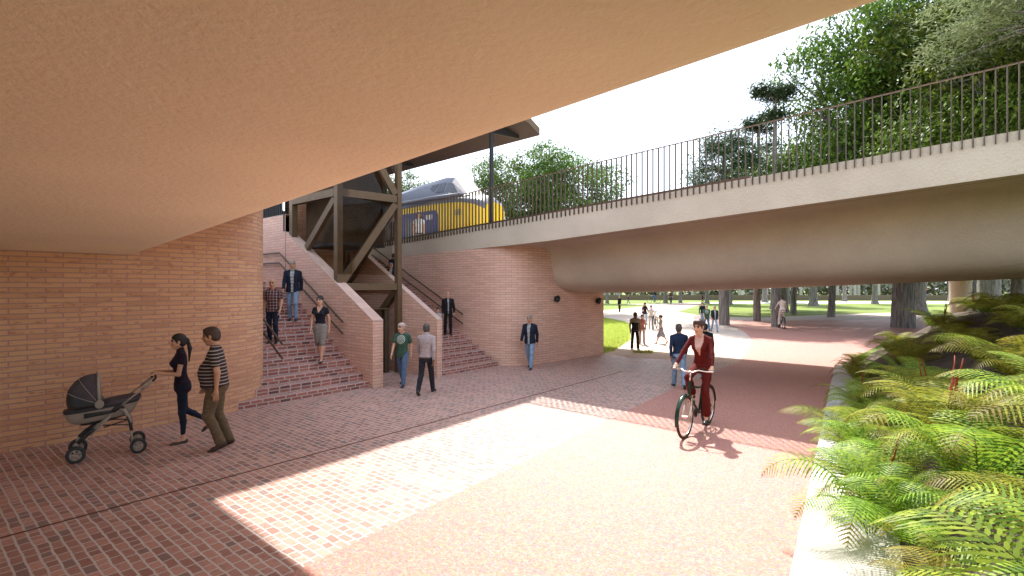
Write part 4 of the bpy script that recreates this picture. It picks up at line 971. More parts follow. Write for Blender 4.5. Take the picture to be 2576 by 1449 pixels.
def build_person(key, S, loc, rz, label, sc=1., parent_group=None, cat='person'):
    """S: pose and clothing. Local frame: facing +x, left is +y, feet at z=0"""
    t = thing('person', label, cat, loc, rz, parent_group); t.scale = (sc, sc, sc)
    if key in PROTO:
        for nm, me in PROTO[key]:
            o = bpy.data.objects.new(nm, me); COL.objects.link(o); o.parent = t
        return t
    h = S.get('h', .012); hh = S.get('hh', .0055); fem = S.get('fem', False); fat = S.get('fat', 0.); jk = S.get('jacket', False); skirt = S.get('skirt'); parts = []
    lean = S.get('lean', .03); Rt = rotm('z', S.get('twist', 0.)) @ rotm('y', lean); legm = LEG
    # legs
    TH, SHN = .43, .42; hipw = .088
    hips = S.get('pelvis'); legs = []
    for k, sg in (('L', 1), ('R', -1)):
        a, kb, ab = S.get('leg' + k, (0, 0, .03)); d1 = v3(math.sin(a), sg * ab, -math.cos(a)); d2 = v3(math.sin(a - kb), sg * ab * .5, -math.cos(a - kb)); legs.append([v3(0, sg * hipw, -.02), d1 * TH, d2 * SHN, S.get('foot' + k, min(0, (a - kb) * .8) if kb < .9 else -1.0)])
    if hips is None:
        low = min((l[0] + l[1] + l[2])[2] - .075 - max(0, -math.sin(l[3])) * .10 for l in legs); hips = v3(0, 0, -low)
    else: hips = np.array(hips, float)
    B = SDF(); FT = []
    for i, (k, sg) in enumerate((('L', 1), ('R', -1))):
        l = legs[i]; hp = hips + l[0]
        tgt = S.get('ankle' + k)
        if tgt is not None: kn, an = ik(hp, tgt, TH, SHN, S.get('kpole', (1, sg * .25, .2)))
        else: kn = hp + l[1]; an = kn + l[2]
        fp = l[3]; fd = v3(math.cos(fp), sg * .12, math.sin(fp)); up = v3(-math.sin(fp), 0, math.cos(fp)); bare = skirt or S.get('bareleg')
        r1, r2, r3, r4 = (.082, .058, .05, .036) if fem else (.088 + fat * .25, .066 + fat * .1, .062, .056)
        if S.get('wide'): r3, r4 = .062, .07
        if S.get('slim'): r1, r2, r3, r4 = .082, .055, .046, .034
        m1 = SKIN if skirt else LEG
        cut = S.get('hem', .03)
        if bare: r1, r2, r3, r4 = .078, .05, .05, .028
        B.cap(hp, hp + (kn - hp) * .5, r1, (r1 + r2) / 2, m1, .03); B.cap(hp + (kn - hp) * .5, kn, (r1 + r2) / 2, r2, m1, .02)
        cf = kn + (an - kn) * .35 - v3(.012, 0, 0); B.cap(kn, cf, r2 * .98, r3 * 1.05, m1, .02); B.cap(cf, an + (kn - an) / SHN * cut, r3, r4, m1, .02)
        heel = an - up * .045 - fd * .03; ball = an - up * .055 + fd * .11; toe = an - up * .06 + fd * .165; w_ = 1.35
        B.cap(an, an + (kn - an) * .12, .03, .032, SKIN if (bare or cut > .05) else SHOE, .01); B.cap(heel, ball, .034, .03, SHOE, .02, (1.15, tuple(up))); B.cap(ball, toe, .032, .022, SHOE, .015, (1.45, tuple(up)))
        if bare or cut > .05: B.cap(an - up * .015, ball + up * .012, .031, .024, SKIN if S.get('lowshoe', True) else SHOE, .01)
        else: B.cap(an - up * .01, heel + up * .03, .038, .035, SHOE, .02)
        if S.get('heels'): B.cap(heel, heel - up * .05, .02, .008, SHOE, .005)
    # trunk
    O = hips; f = fat
    if fem: tab = [(-.13, .150, .105, -.01), (-.05, .168, .118, -.015), (.02, .160, .112, -.01), (.10, .132, .092, .0), (.17, .116, .084, .005), (.26, .126, .095, .012), (.335, .143, .122, .025), (.40, .146, .105, .01), (.46, .142, .082, -.008), (.505, .105, .062, -.015), (.54, .07, .05, -.01)]
    else: tab = [(-.13, .150, .110, -.01), (-.05, .163 + f * .3, .118 + f * .5, -.01 + f * .15), (.02, .160 + f * .45, .115 + f * .7, f * .3), (.10, .152 + f * .55, .112 + f * .85, f * .42), (.18, .152 + f * .55, .112 + f * .85, .005 + f * .42), (.27, .166 + f * .4, .120 + f * .55, .005 + f * .3), (.36, .180, .122, .0), (.42, .178, .108, -.008), (.465, .162, .090, -.015), (.51, .118, .068, -.02), (.545, .075, .055, -.02)]
    tab = np.array(tab)
    low = tab[tab[:, 0] < .03].copy(); low[:, 1:3] *= .985
    if not skirt: B.loft(O, Rt if lean < .5 else Rt, low, LEG, .035)
    upt = tab[tab[:, 0] > -.01].copy()
    if jk:
        g = np.array([(-.10, .178 + f * .3, .135 + f * .5, 0 + f * .5), (-.03, .18 + f * .3, .134 + f * .5, f * .5)]); upt2 = upt.copy(); upt2[:, 1] += .016; upt2[:, 2] += .012; upt = np.vstack([g, upt2])
    else:
        g = np.array([(S.get('hemtop', -.02), upt[0, 1] + .006, upt[0, 2] + .006, upt[0, 3])]); upt = np.vstack([g, upt])
    B.loft(O, Rt, upt, TOP, .02)
    if not jk and not skirt and S.get('belt', True) and S.get('hemtop', -.02) > -.03: B.loft(O, Rt, np.array([(-.045, .168 + f * .25, .123 + f * .5, f * .35 - .008), (-.012, .166 + f * .28, .122 + f * .6, f * .45 - .006)]), BELT, .004)
    if fem:
        for y in (-1, 1): B.ell(O + Rt @ v3(.085, .062 * y, .335), (.055, .056, .055), TOP, .03)
    # arms
    sh = .185 if not fem else .158; UA, FA = .285, .25; hands = []
    for k, sg in (('L', 1), ('R', -1)):
        S0 = O + Rt @ v3(-.01, sg * (sh - .005), .452); tgt = S.get('hand' + k)
        if tgt is not None: el, wr = ik(S0, tgt, UA, FA, S.get('epole', (-.4, sg * .6, -.7)) if S.get('epole') is None else (S['epole'][0], S['epole'][1] * sg, S['epole'][2])); d2 = (wr - el) / FA
        else:
            a, ab, e = S.get('arm' + k, (0, .12, .2)); d1 = Rt @ v3(math.sin(a), sg * ab, -math.cos(a)); d1 /= np.linalg.norm(d1); a2 = a + e; d2 = Rt @ v3(math.sin(a2), sg * ab * S.get('inward', -.1), -math.cos(a2)); d2 /= np.linalg.norm(d2); el = S0 + d1 * UA; wr = el + d2 * FA
        slv = S.get('sleeve', 'long'); x = .008 if jk else 0.; ra = (.05, .041, .036, .026) if not fem else (.042, .034, .03, .021)
        B.cap(O + Rt @ v3(-.012, sg * (sh - .09), .478), S0, .05 if not fem else .042, .054 + x if not fem else .044, TOP, .05)
        if slv == 'long':
            B.cap(S0, el, ra[0] + x + .004, ra[1] + x + .004, TOP, .02); B.cap(el, el + (wr - el) * .9, ra[1] + x + .004, ra[3] + x + .008, TOP, .012); B.cap(el + (wr - el) * .85, wr, ra[3], ra[3] * .95, SKIN, .004)
        else:
            q = S0 + (el - S0) * (.55 if slv == 'short' else .3); B.cap(S0, q, ra[0] + .012, ra[0] + .014, TOP, .02); B.cap(S0 + (el - S0) * .3, el, ra[0] - .004, ra[1], SKIN, .006); B.cap(el, el + d2 * .08, ra[1], ra[2], SKIN, .012); B.cap(el + d2 * .08, wr, ra[2], ra[3] * .92, SKIN, .01)
        hands.append((wr, d2, sg, S.get('palm' + k)))
    # neck
    N0 = O + Rt @ v3(-.012, 0, .50); ht = S.get('head', (0., 0.)); Rh = (rotm('z', S.get('twist', 0)) if True else 1) @ rotm('z', ht[0]) @ rotm('y', ht[1] + lean * S.get('headlean', .3)); N1 = O + Rt @ v3(.0, 0, .575); Hc = N1 + Rh @ v3(.022, 0, .108)
    B.cap(N0, N1 + Rh @ v3(0, 0, .03), .062 if not fem else .05, .052 if not fem else .042, SKIN, .025)
    if S.get('collar'): B.cap(N0 + v3(0, 0, .025), N0 + v3(.005, 0, .06), .068 if not fem else .056, .064 if not fem else .053, TOP, .01)
    V, F, mi, C = B.mesh(h)
    def repaint(mi, C):
        if jk:   # open jacket over an inner top
            loc_ = (C - O) @ Rt; wv = S.get('open', .045); m = (mi == TOP) & (loc_[:, 0] > .02) & (np.abs(loc_[:, 1]) < wv * (.55 + 1.1 * np.clip(loc_[:, 2], 0, .5))) & (loc_[:, 2] > S.get('openlow', -.2)); mi[m] = IN
        if S.get('vneck'):
            loc_ = (C - O) @ Rt; vn = S['vneck']; m = (mi == TOP) & (loc_[:, 0] > .0) & (np.abs(loc_[:, 1]) < (loc_[:, 2] - vn[0]) * vn[1]) & (np.abs(loc_[:, 1]) < .075); mi[m] = vn[2] if len(vn) > 2 else SKIN
        if S.get('yoke'):
            loc_ = (C - O) @ Rt; m = (mi == TOP) & (np.abs(loc_[:, 1]) < .17) & (loc_[:, 2] < .33); mi[m] = IN
        return mi
    mi = repaint(mi, C); MV = [V]; MF = [F]; MM = [mi]; n = len(V)
    def more(s, hs, pad=.02):
        nonlocal n
        V2, F2, m2, _ = s.mesh(hs, pad); MV.append(V2); MF.append(F2 + n); MM.append(m2); n += len(V2)
    hs = head_sdf(Hc, Rh, fem); hs.cap(N1 - Rh @ v3(.01, 0, .03), N1 + Rh @ v3(.0, 0, .06), .052 if not fem else .042, .05 if not fem else .042, SKIN, .03)
    if S.get('moustache'): hs.cap(Hc + Rh @ v3(.094, -.02, -.047), Hc + Rh @ v3(.094, .02, -.047), .0065, .0065, BROW, .004)
    more(hs, hh)
    for wr, d2, sg, pl in hands:
        s = SDF(); gp = pl == 'grip'; pn = (0, 0, -1) if gp else (pl if pl is not None else (0, -sg, 0)); side = (0, -sg, 0) if gp else (1, 0, .3)
        s.cap(wr - d2 * .05, wr, .026, .024, SKIN, .01); hand(s, wr, d2 if not gp else d2 * .6 + v3(.5, 0, -.1), pn, side, SKIN, .97 if not fem else .88, .45, gp); more(s, S.get('hn', .006), .015)
    V = np.concatenate(MV); F = np.concatenate(MF); mi = np.concatenate(MM)
    me = np_mesh('body', V, F4=F, mi=mi)
    for m in (skin('skin_' + S.get('skin', 'fair'), SK[S.get('skin', 'fair')]), S['top'], S['leg'], S['shoe'], S.get('inner', S['top']), skin('lip_' + S.get('skin', 'fair'), tuple(a * b for a, b in zip(SK[S.get('skin', 'fair')], (.85, .5, .55)))), EYEM, S.get('browm', HAIRM['black']), BELTM): me.materials.append(m)
    me.polygons.foreach_set('use_smooth', [True] * len(me.polygons)); parts.append(('body', me))
    hst = S.get('hair')
    if hst:
        s = hair_sdf(Hc, Rh, hst[0]); V, F, _, _ = s.mesh(hh); me = np_mesh('hair', V, F4=F); me.materials.append(hst[1]); me.polygons.foreach_set('use_smooth', [True] * len(me.polygons)); parts.append(({'cap': 'cap', 'hat': 'hat', 'beret': 'cap'}.get(hst[0], 'hair'), me))
    if S.get('hair2'):
        s = hair_sdf(Hc, Rh, S['hair2'][0]); V, F, _, _ = s.mesh(hh); me = np_mesh('hair', V, F4=F); me.materials.append(S['hair2'][1]); me.polygons.foreach_set('use_smooth', [True] * len(me.polygons)); parts.append(('hair', me))
    if skirt:
        s = SDF(); ln = skirt[0]; fl = skirt[2] if len(skirt) > 2 else .0
        for i_, (k_, sg_) in enumerate((('L', 1), ('R', -1))):
            hp_ = hips + legs[i_][0]; kn_ = hp_ + legs[i_][1]; s.cap(hp_, hp_ + (kn_ - hp_) * min(1., ln / .43), .102, .085 + fl, 0, .09)
        s.loft(O, rotm('y', lean * .5), np.array([(-ln * .9, .130 + fl, .11 + fl, .02), (-ln * .55, .160 + fl * .6, .125 + fl * .4, .005), (-.1, .168, .125, -.01), (.02, .155, .112, -.005), (.10, .130, .092, .0)]), 0, .02); V, F, _, _ = s.mesh(h); me = np_mesh('skirt', V, F4=F); me.materials.append(skirt[1]); me.polygons.foreach_set('use_smooth', [True] * len(me.polygons)); parts.append(('skirt', me))
    PROTO[key] = parts
    for nm, me in parts:
        o = bpy.data.objects.new(nm, me); COL.objects.link(o); o.parent = t
    return t
EYEM = plain('eye_dark', (.10, .075, .06), .2); BELTM = plain('belt_leather', (.06, .035, .022), .5)
HAIRM = {k: plain('hair_' + k, c, .55, 0, .25, 40., .4, 120.) for k, c in {'black': (.012, .010, .009), 'brown': (.045, .024, .014), 'grey': (.26, .24, .22), 'darkgrey': (.07, .065, .06), 'maroon': (.06, .028, .022), 'blond': (.42, .30, .16)}.items()}
c_ = cloth
NAVY = c_('navy_jacket', (.012, .018, .035)); TEE = c_('breton_top', (.62, .62, .60), kind='breton', c2=(.06, .07, .08), sc=24); JEAN = c_('blue_jeans', (.10, .17, .29)); LJEAN = c_('light_jeans', (.22, .32, .46)); DJEAN = c_('dark_jeans', (.013, .02, .04)); BLK = c_('black_cloth', (.010, .010, .011)); BSH = plain('black_shoe', (.012, .011, .011), .4); NSH = plain('navy_shoe', (.02, .03, .05), .6); BRSH = plain('brown_shoe', (.05, .026, .016), .45)
PLAID = c_('plaid_shirt', (.13, .045, .05), kind='plaid', c2=((.02, .012, .014), (.45, .38, .36)), sc=13)
POLO = c_('striped_polo', (.035, .022, .022), kind='stripes', c2=(.38, .34, .31), sc=21); KHAKI = c_('khaki_trousers', (.13, .095, .055)); PURP = c_('dark_purple_top', (.020, .012, .026)); WEDGE = plain('wedge_shoe', (.06, .042, .03), .7)
GREENT = c_('green_tee', (.05, .11, .075), kind='rings', c2=(0., 1.28, .125)); LILAC = c_('lilac_sweater', (.42, .36, .37)); CHAR = c_('charcoal_trousers', (.022, .025, .035)); RED = c_('maroon_suit', (.105, .009, .007)); BLOUSE = c_('pale_blouse', (.6, .4, .34)); SBLUE = c_('blue_sweater', (.013, .026, .06)); TANJ = c_('tan_fleece', (.24, .20, .15)); GREYW = c_('grey_blouse', (.36, .36, .37)); GSK = c_('grey_skirt', (.25, .235, .21)); BEIGE = c_('beige_outfit', (.5, .44, .38)); MAR = c_('maroon_coat', (.055, .018, .03)); LAV = c_('lavender_coat', (.16, .13, .20)); CREAM = c_('cream_outfit', (.68, .54, .47)); WHT = c_('white_top', (.68, .70, .70)); GREYT = c_('grey_trousers', (.3, .29, .31))
W1 = dict(legL=(.30, .06, .02), legR=(-.24, .30, .02), armL=(-.28, .14, .25), armR=(.30, .14, .35))
W2 = dict(legR=(.30, .06, .02), legL=(-.22, .34, .02), armR=(-.28, .14, .25), armL=(.30, .14, .35))
ST = dict(legL=(.06, .04, .04), legR=(-.06, .04, .04), armL=(.05, .16, .2), armR=(.0, .16, .22))
def face_to(loc, deg): return R(39.5 - 90 + deg)    # 0 = back to the camera turned right... see below
# heading helper: 0 walks away from the camera, 180 towards it, 90 to the left of the picture, -90 to the right
def hd(deg): return R(39.5 + deg)
def put(key, S, px, py, deg, head_y, label, z=0., d=None, group=None, Hm=1.75, loc=None):
    a, b_, c = ray(px, py)
    if loc is None:
        t = (z - HC) / c if d is None else d; loc = (a * t, b_ * t, z if d is None else HC + c * t)
    else: t = loc[0] * CA + loc[1] * SA
    sc = (HC + (724.5 - head_y) / 1288 * t - loc[2]) / Hm
    return build_person(key, S, loc, hd(deg), label, sc, group)
def on_stair(px, py, v0):
    a, b_, c = ray(px, py); t = (HC + SL * v0 - .08) / (SL * b_ - c); v = b_ * t; k = math.floor((v - v0) / TREAD); return (a * t, v0 + (k + .5) * TREAD, RISE * (k + 1))
#PRAMWOMAN
put('polo_man', dict(hh=.0045, fat=.085, lean=.06, top=POLO, leg=KHAKI, shoe=BRSH, sleeve='short', hair=('short', HAIRM['brown']), browm=HAIRM['brown'], moustache=True, legL=(.22, .62, .03), legR=(.02, .38, .03), armL=(-.18, .22, .30), armR=(.1, .18, .5), head=(0, .14), wide=True, h=.010, skin='tan'), 545, 1130, 110, 832, 'heavy man in striped polo and khaki trousers walking behind the pram', Hm=1.70)
STR = dict(top=NAVY, inner=TEE, leg=LJEAN, shoe=NSH, jacket=True, open=.05, hair=('crop', HAIRM['grey']), skin='tan', browm=HAIRM['darkgrey'], **W1)
put('stair_striped', dict(STR, legL=(.34, .42, .02), legR=(-.05, .25, .02)), 0, 0, 195, 656, 'man in navy jacket and striped top coming down behind the plaid shirt man', loc=on_stair(733, 804, 11.4))
put('plaid_man', dict(top=PLAID, leg=DJEAN, shoe=BSH, sleeve='short', hemtop=-.07, skin='tan', belt=False, legL=(.30, .5, .02), legR=(.0, .25, .02), armL=(.2, .2, .4), armR=(-.1, .16, .3)), 0, 0, 190, 702.5, 'bald man in red plaid shirt coming down the wide stairs', loc=on_stair(692, 872, 11.4))
put('skirt_woman', dict(fem=True, top=c_('navy_blouse', (.014, .016, .026)), leg=GSK, shoe=BSH, skirt=(.46, GSK, -.01), sleeve='cap', vneck=(.36, .5), hair=('bun', HAIRM['black']), skin='fair', heels=True, legL=(.24, .08, .0), legR=(-.12, .35, .0), armL=(-.15, .22, .2), armR=(.12, .22, .25)), 0, 0, 178, 743, 'woman in dark blouse and grey pencil skirt walking down the wide stairs', loc=on_stair(800, 903, 11.4))
put('cap_man', dict(top=GREENT, leg=JEAN, shoe=NSH, sleeve='short', hemtop=-.13, belt=False, hair=('cap', c_('pale_cap', (.5, .4, .36))), head=(-.5, 0), **W1), 1012, 970, 172, 810, 'young man in green ringed tee and backwards pale cap by the lift')
put('lilac_man', dict(top=LILAC, leg=CHAR, shoe=BSH, hair=('crop', HAIRM['darkgrey']), skin='brown', collar=True, **W2), 1072, 990, -8, 811, 'man in pale lilac sweater and dark trousers seen from behind')
put('bald_man', dict(top=BLK, inner=GREYT, leg=BLK, shoe=BSH, jacket=True, open=.03, skin='fair', hair=None, legL=(.25, .3, .02), legR=(-.03, .2, .02), armL=(.1, .2, .4), armR=(0, .12, .3)), 0, 0, 195, 734, 'white haired man in black suit coming down the narrower stairs', loc=on_stair(1134, 850, 11.2))
put('child', dict(fem=True, h=.014, top=GREYW, leg=GREYT, shoe=BSH, hair=('bun', HAIRM['brown']), **ST), 0, 0, 195, 774, 'child half hidden behind the sloping wall beside the man in black', loc=on_stair(1102, 862, 11.2))
put('stair_striped2', dict(STR, h=.014), 0, 0, 190, 658.7, 'man in striped top whose head shows above the sloping wall by the lift', loc=(11.0, 14.5, 1.98))
put('stair_back', dict(h=.014, top=NAVY, leg=CHAR, shoe=BSH, jacket=True, open=0, inner=NAVY, hair=('crop', HAIRM['black']), skin='brown', **W2), 0, 0, -20, 635.8, 'dark haired man in navy jacket seen from behind high on the narrower stairs', loc=(11.8, 15.4, 2.475))
put('striped_man', STR, 1333, 927, 160, 790.5, 'man in navy jacket, striped top and pale jeans walking along the curved wall')
# cyclist in front: see the bicycle for the frame it sits on
put('blue_man', dict(top=SBLUE, leg=LJEAN, shoe=BSH, hair=('crop', HAIRM['darkgrey']), skin='brown', wide=True, hemtop=-.1, belt=False, **W1), 1708, 975, -10, 812, 'man in dark blue sweater seen from behind, left of the near cyclist')
put('dark_man', dict(top=c_('dark_jumper', (.01, .012, .018)), leg=JEAN, shoe=BSH, hair=('crop', HAIRM['black']), skin='tan', hemtop=-.1, belt=False, **W2), 1774, 950, -15, 811, 'man in dark jumper mostly hidden behind the near cyclist')
D = lambda x, y: ((1900 + x * .3882) / 1.4907, (1000 + y * .3882) / 1.4907)
def far(key, S, x, y, deg, hy, label, h=.018, **k):
    px, py = D(x, y); put(key, dict(S, h=h, hh=.009, hn=.009), px, py, deg, D(0, hy)[1], label, **k)
far('fleece_man', dict(top=TANJ, inner=BLK, yoke=True, leg=BLK, shoe=c_('grey_shoe', (.3, .28, .26)), hair=('crop', HAIRM['black']), skin='dark', wide=True, legL=(.03, .03, .08), legR=(-.03, .03, .08), armL=(0, .2, .25), armR=(0, .2, .25), head=(.6, 0)), 1240, 800, 180, 440, 'man in tan and black fleece and black trousers standing by the lawn corner', .014)
far('hidden_woman', dict(fem=True, top=c_('rose_top', (.35, .14, .11)), leg=c_('rose_trousers', (.42, .27, .24)), shoe=BRSH, hair=('short', HAIRM['brown']), wide=True, **ST), 1308, 750, 180, 462, 'person in rose clothes standing behind the man in tan and black')
far('grey_woman', dict(fem=True, top=GREYW, leg=GSK, shoe=c_('nude_shoe', (.5, .35, .28)), skirt=(.50, c_('slate_skirt', (.25, .25, .30)), .03), sleeve='short', hair=('bun', HAIRM['black']), legL=(.42, .1, 0), legR=(-.42, .2, 0), armL=(.3, .15, .3), armR=(-.3, .15, .3)), 1490, 745, 95, 457, 'woman in grey blouse and skirt striding left on the pale paving', .014)
far('bike_pusher', dict(fem=True, top=BEIGE, leg=BEIGE, shoe=BRSH, hair=('short', HAIRM['brown']), wide=True, legL=(.1, .05, .03), legR=(-.1, .1, .03), armL=(.7, .35, .2), armR=(.2, .3, .6)), 1395, 608, 170, 373, 'woman in beige walking with a bicycle at her side')
far('hat_woman', dict(fem=True, top=MAR, inner=BLK, jacket=True, open=.07, leg=LJEAN, shoe=BRSH, hair=('hat', MAR), hair2=('long', HAIRM['blond']), armL=(.1, .3, .3), armR=(.1, .3, .3), legL=(.2, .05, .02), legR=(-.15, .2, .02)), 1335, 556, 180, 347, 'woman in maroon coat and small hat behind the bicycle')
far('back_man', dict(top=NAVY, leg=LJEAN, shoe=BSH, hair=('crop', HAIRM['brown']), hemtop=-.1, belt=False, **W2), 1893, 560, 175, 340, 'man in navy jumper behind the pair at the lawn tip')
put('cap_man', None, *D(1930, 620), 178, D(0, 367)[1], 'grey haired man in green ringed tee walking at the lawn tip')
put('striped_man', None, *D(2008, 630), 178, D(0, 375)[1], 'man in navy jacket and striped top walking at the lawn tip')
far('black_far', dict(top=BLK, leg=BLK, shoe=BSH, jacket=True, open=0, inner=BLK, hair=('grey', HAIRM['grey']), **ST), 1090, 438, 120, 283, 'grey haired man all in black standing alone on the left path')
far('plaid_far', dict(top=MAR, leg=JEAN, shoe=BRSH, **W1), 1175, 360, 75, 276, 'small distant figure in maroon shirt walking by the far left lawn', .025)
far('walk_far', dict(fem=True, top=MAR, leg=BLK, shoe=BSH, hair=('long', HAIRM['black']), legL=(.45, .1, 0), legR=(-.4, .3, 0)), 1893, 360, 100, 262, 'distant woman striding in maroon top behind the walking trio', .025)
far('lav_woman', dict(fem=True, top=LAV, inner=GREYT, jacket=True, open=.02, leg=GREYT, shoe=BRSH, hair=('hat', GREYT), **ST), 2412, 492, 170, 284, 'person in lavender coat and cap standing on the right lawn', .016)
far('lav_other', dict(fem=True, top=c_('indigo_top', (.04, .03, .08)), leg=GREYT, shoe=BRSH, hair=('long', HAIRM['maroon']), **ST), 2432, 490, 20, 292, 'long haired person in indigo standing right beside the lavender coat', .016)
q_ = lambda x, y: ((3100 + x * .31053) / 1.4907, (950 + y * .31053) / 1.4907)
put('hat_far', dict(fem=True, h=.025, hh=.01, hn=.01, top=MAR, leg=GREYT, shoe=BRSH, hair=('hat', BLK), hair2=('long', HAIRM['blond']), **W1), *q_(1218, 568), 95, q_(0, 415)[1], 'distant woman in maroon coat and black hat left of the bridge pillar')
put('hat_far', None, *q_(2025, 600), 200, q_(0, 425)[1], 'woman in maroon coat and black hat half behind the trunk right of the pillar')
put('platform_woman', dict(fem=True, h=.014, top=WHT, leg=GREYT, shoe=BSH, sleeve='cap', hair=('long', HAIRM['brown']), **ST), 0, 0, 185, 533, 'woman in white top standing on the platform in front of the train', loc=(*atd(1054, 580, 23.4)[:2], 4.0))
put('platform_other', dict(h=.016, top=BLK, leg=CHAR, shoe=BSH, sleeve='short', skin='brown', hair=('crop', HAIRM['black']), **ST), 0, 0, 160, 540, 'dark figure on the platform seen just left of the lift tower column', loc=(*atd(993, 580, 24)[:2], 3.95))
# ================= bicycles =================
M['bike_green'] = plain('green_frame_paint', (.012, .045, .028), .25, .3); M['chrome'] = plain('chrome', (.7, .62, .55), .2, 1., .05); M['tyre'] = plain('tyre_rubber', (.025, .017, .013), .8); M['bike_black'] = plain('black_frame_paint', (.012, .012, .012), .3, .2)
WB, WR = 1.08, .345
def bicycle(label, loc, rz, frame, fine=True, rack=False, roll=0., suspension=False):
    """x forward, rear axle at -WB/2"""
    t = thing('bicycle', label, 'bicycle', loc, rz); t.rotation_euler = (roll, 0, rz); fm = M[frame]; n = 40 if fine else 18; tw = .021
    for nm, x in (('wheel', WB / 2), ('wheel', -WB / 2)):
        b = MB(); b.torus((0, 0, 0), (0, 1, 0), WR - tw, tw, n, 8 if fine else 5); w_ = b.build('wheel', M['tyre'], t, True); w_.location = (x, 0, WR)
        b = MB(); b.torus((0, 0, 0), (0, 1, 0), WR - tw * 2.3, .010, n, 6, 1.3); b.build('rim', M['chrome'], w_, True)
        b = MB(); b.tube([(0, -.04, 0), (0, .04, 0)], .02, 10)
        for k in range(32 if fine else 12):
            a = 2 * math.pi * k / (32 if fine else 12); sg = 1 if k % 2 else -1; a2 = a + .35 * (1 if k % 4 < 2 else -1)
            b.tube([(.018 * math.cos(a), sg * .03, .018 * math.sin(a)), ((WR - tw * 2.5) * math.cos(a2), 0, (WR - tw * 2.5) * math.sin(a2))], .0014 if fine else .003, 3, False)
        b.build('spokes', M['chrome'], w_)
        b = MB(); a0, a1 = (-.25, 2.1) if x > 0 else (.25, 3.1); pts = [(math.cos(a0 + (a1 - a0) * i / 12) * (WR + .022), 0, math.sin(a0 + (a1 - a0) * i / 12) * (WR + .022)) for i in range(13)]
        vs = []; 
        for p in pts:
            for y in (-.03, -.018, .018, .03):
                k = (WR + .022 - (.014 if abs(y) > .02 else 0)) / (WR + .022); vs.append((p[0] * k, y, p[2] * k))
        b.add(vs, [(i * 4 + j, i * 4 + j + 1, i * 4 + 5 + j, i * 4 + 4 + j) for i in range(12) for j in range(3)]); o = b.build('mudguard', fm, t, True); o.location = (x, 0, WR)
    bb = (-.08, 0, .30); st = (-.25, 0, .74); hb = (.36, 0, .66); ht_ = (.325, 0, .88); ra = (-WB / 2, 0, WR); b = MB()
    b.tube([bb, st], .016, 8); b.tube([bb, hb], .02, 8); b.tube([(-.235, 0, .70), (.0, 0, .735), (.335, 0, .80)], .017, 8); b.tube([hb, ht_], .023, 8)
    for y in (-.055, .055): b.tube([bb, (-.2, y, .31), (ra[0], y, ra[2])], .010, 6); b.tube([(-.23, y * .3, .66), (ra[0], y, ra[2])], .008, 6)
    b.build('frame', fm, t, True, autosmooth=60)
    b = MB(); b.tube([(.36, 0, .66), (.375, 0, .62)], .022, 8)
    for y in (-.055, .055):
        if suspension: b.tube([(.38, y, .66), (.41, y, .50)], .017, 8); b.tube([(.41, y, .50), (.50, y, WR)], .020, 8)
        else: b.tube([(.375, y, .64), (.42, y, .52), (WB / 2, y, WR)], .012, 6)
    b.beam((.375, -.07, .665), (.375, .07, .665), .03, .02); b.build('fork', M['chrome'] if suspension else fm, t, True, autosmooth=50)
    b = MB(); b.tube([ht_, (.30, 0, 1.03)], .014, 8); b.tube([(.30, 0, 1.03), (.36, 0, 1.05)], .014, 8); pts = [(.23, -.33, 1.05), (.27, -.22, 1.05), (.34, -.14, 1.07), (.37, -.07, 1.04), (.37, .07, 1.04), (.34, .14, 1.07), (.27, .22, 1.05), (.23, .33, 1.05)]
    b.tube(pts, .0115, 8); o = b.build('handlebar', M['chrome'], t, True)
    for s_ in (-1, 1): b = MB(); b.tube([(.245, s_ * .25, 1.05), (.225, s_ * .345, 1.05)], .016, 8); b.build('grip', M['chrome'] if suspension else M['tyre'], o, True)
    b = MB(); b.tube([st, (-.275, 0, .96)], .012, 8); b.build('seat_post', M['chrome'], t, True)
    b = MB(); r_ = []
    for i in range(9):
        s = i / 8; x = -.39 + .26 * s; w2 = .075 * (1 - s) ** .8 + .018; r_ += [(x, -w2, .965), (x, -w2 * .6, .995 - .01 * math.sin(s * 3)), (x, w2 * .6, .995 - .01 * math.sin(s * 3)), (x, w2, .965)]
    b.add(r_, [(i * 4 + j, i * 4 + (j + 1) % 4, i * 4 + 4 + (j + 1) % 4, i * 4 + 4 + j) for i in range(8) for j in range(4)] + [(0, 1, 2, 3), (35, 34, 33, 32)]); b.build('saddle', M['tyre'], t, True)
    b = MB(); b.disc((bb[0], -.05, bb[2]), (0, 1, 0), .085, .006, 24); b.disc((ra[0], -.05, ra[2]), (0, 1, 0), .035, .01, 14); b.beam((bb[0], -.05, bb[2] + .085), (ra[0], -.05, ra[2] + .035), .006, .008); b.beam((bb[0], -.05, bb[2] - .085), (ra[0], -.05, ra[2] - .035), .006, .008)
    for s_, dx, dz in ((1, .03, -.165), (-1, -.03, .165)): b.beam((bb[0], s_ * .06, bb[2]), (bb[0] + dx, s_ * .08, bb[2] + dz), .012, .022)
    b.build('crankset', M['bike_black'], t)
    for s_, dx, dz in ((1, .03, -.165), (-1, -.03, .165)): b = MB(); b.box(bb[0] + dx - .045, bb[0] + dx + .045, s_ * .13 - .045, s_ * .13 + .045, bb[2] + dz - .012, bb[2] + dz + .012); b.build('pedal', M['bike_black'], t)
    if rack:
        b = MB(); b.tube([(-.3, .05, .74), (-.75, .05, .75)], .006, 6); b.tube([(-.3, -.05, .74), (-.75, -.05, .75)], .006, 6); b.tube([(-.7, .05, .75), (ra[0], .06, ra[2])], .006, 6); b.tube([(-.7, -.05, .75), (ra[0], -.06, ra[2])], .006, 6); b.build('rack', M['bike_black'], t)
    return t
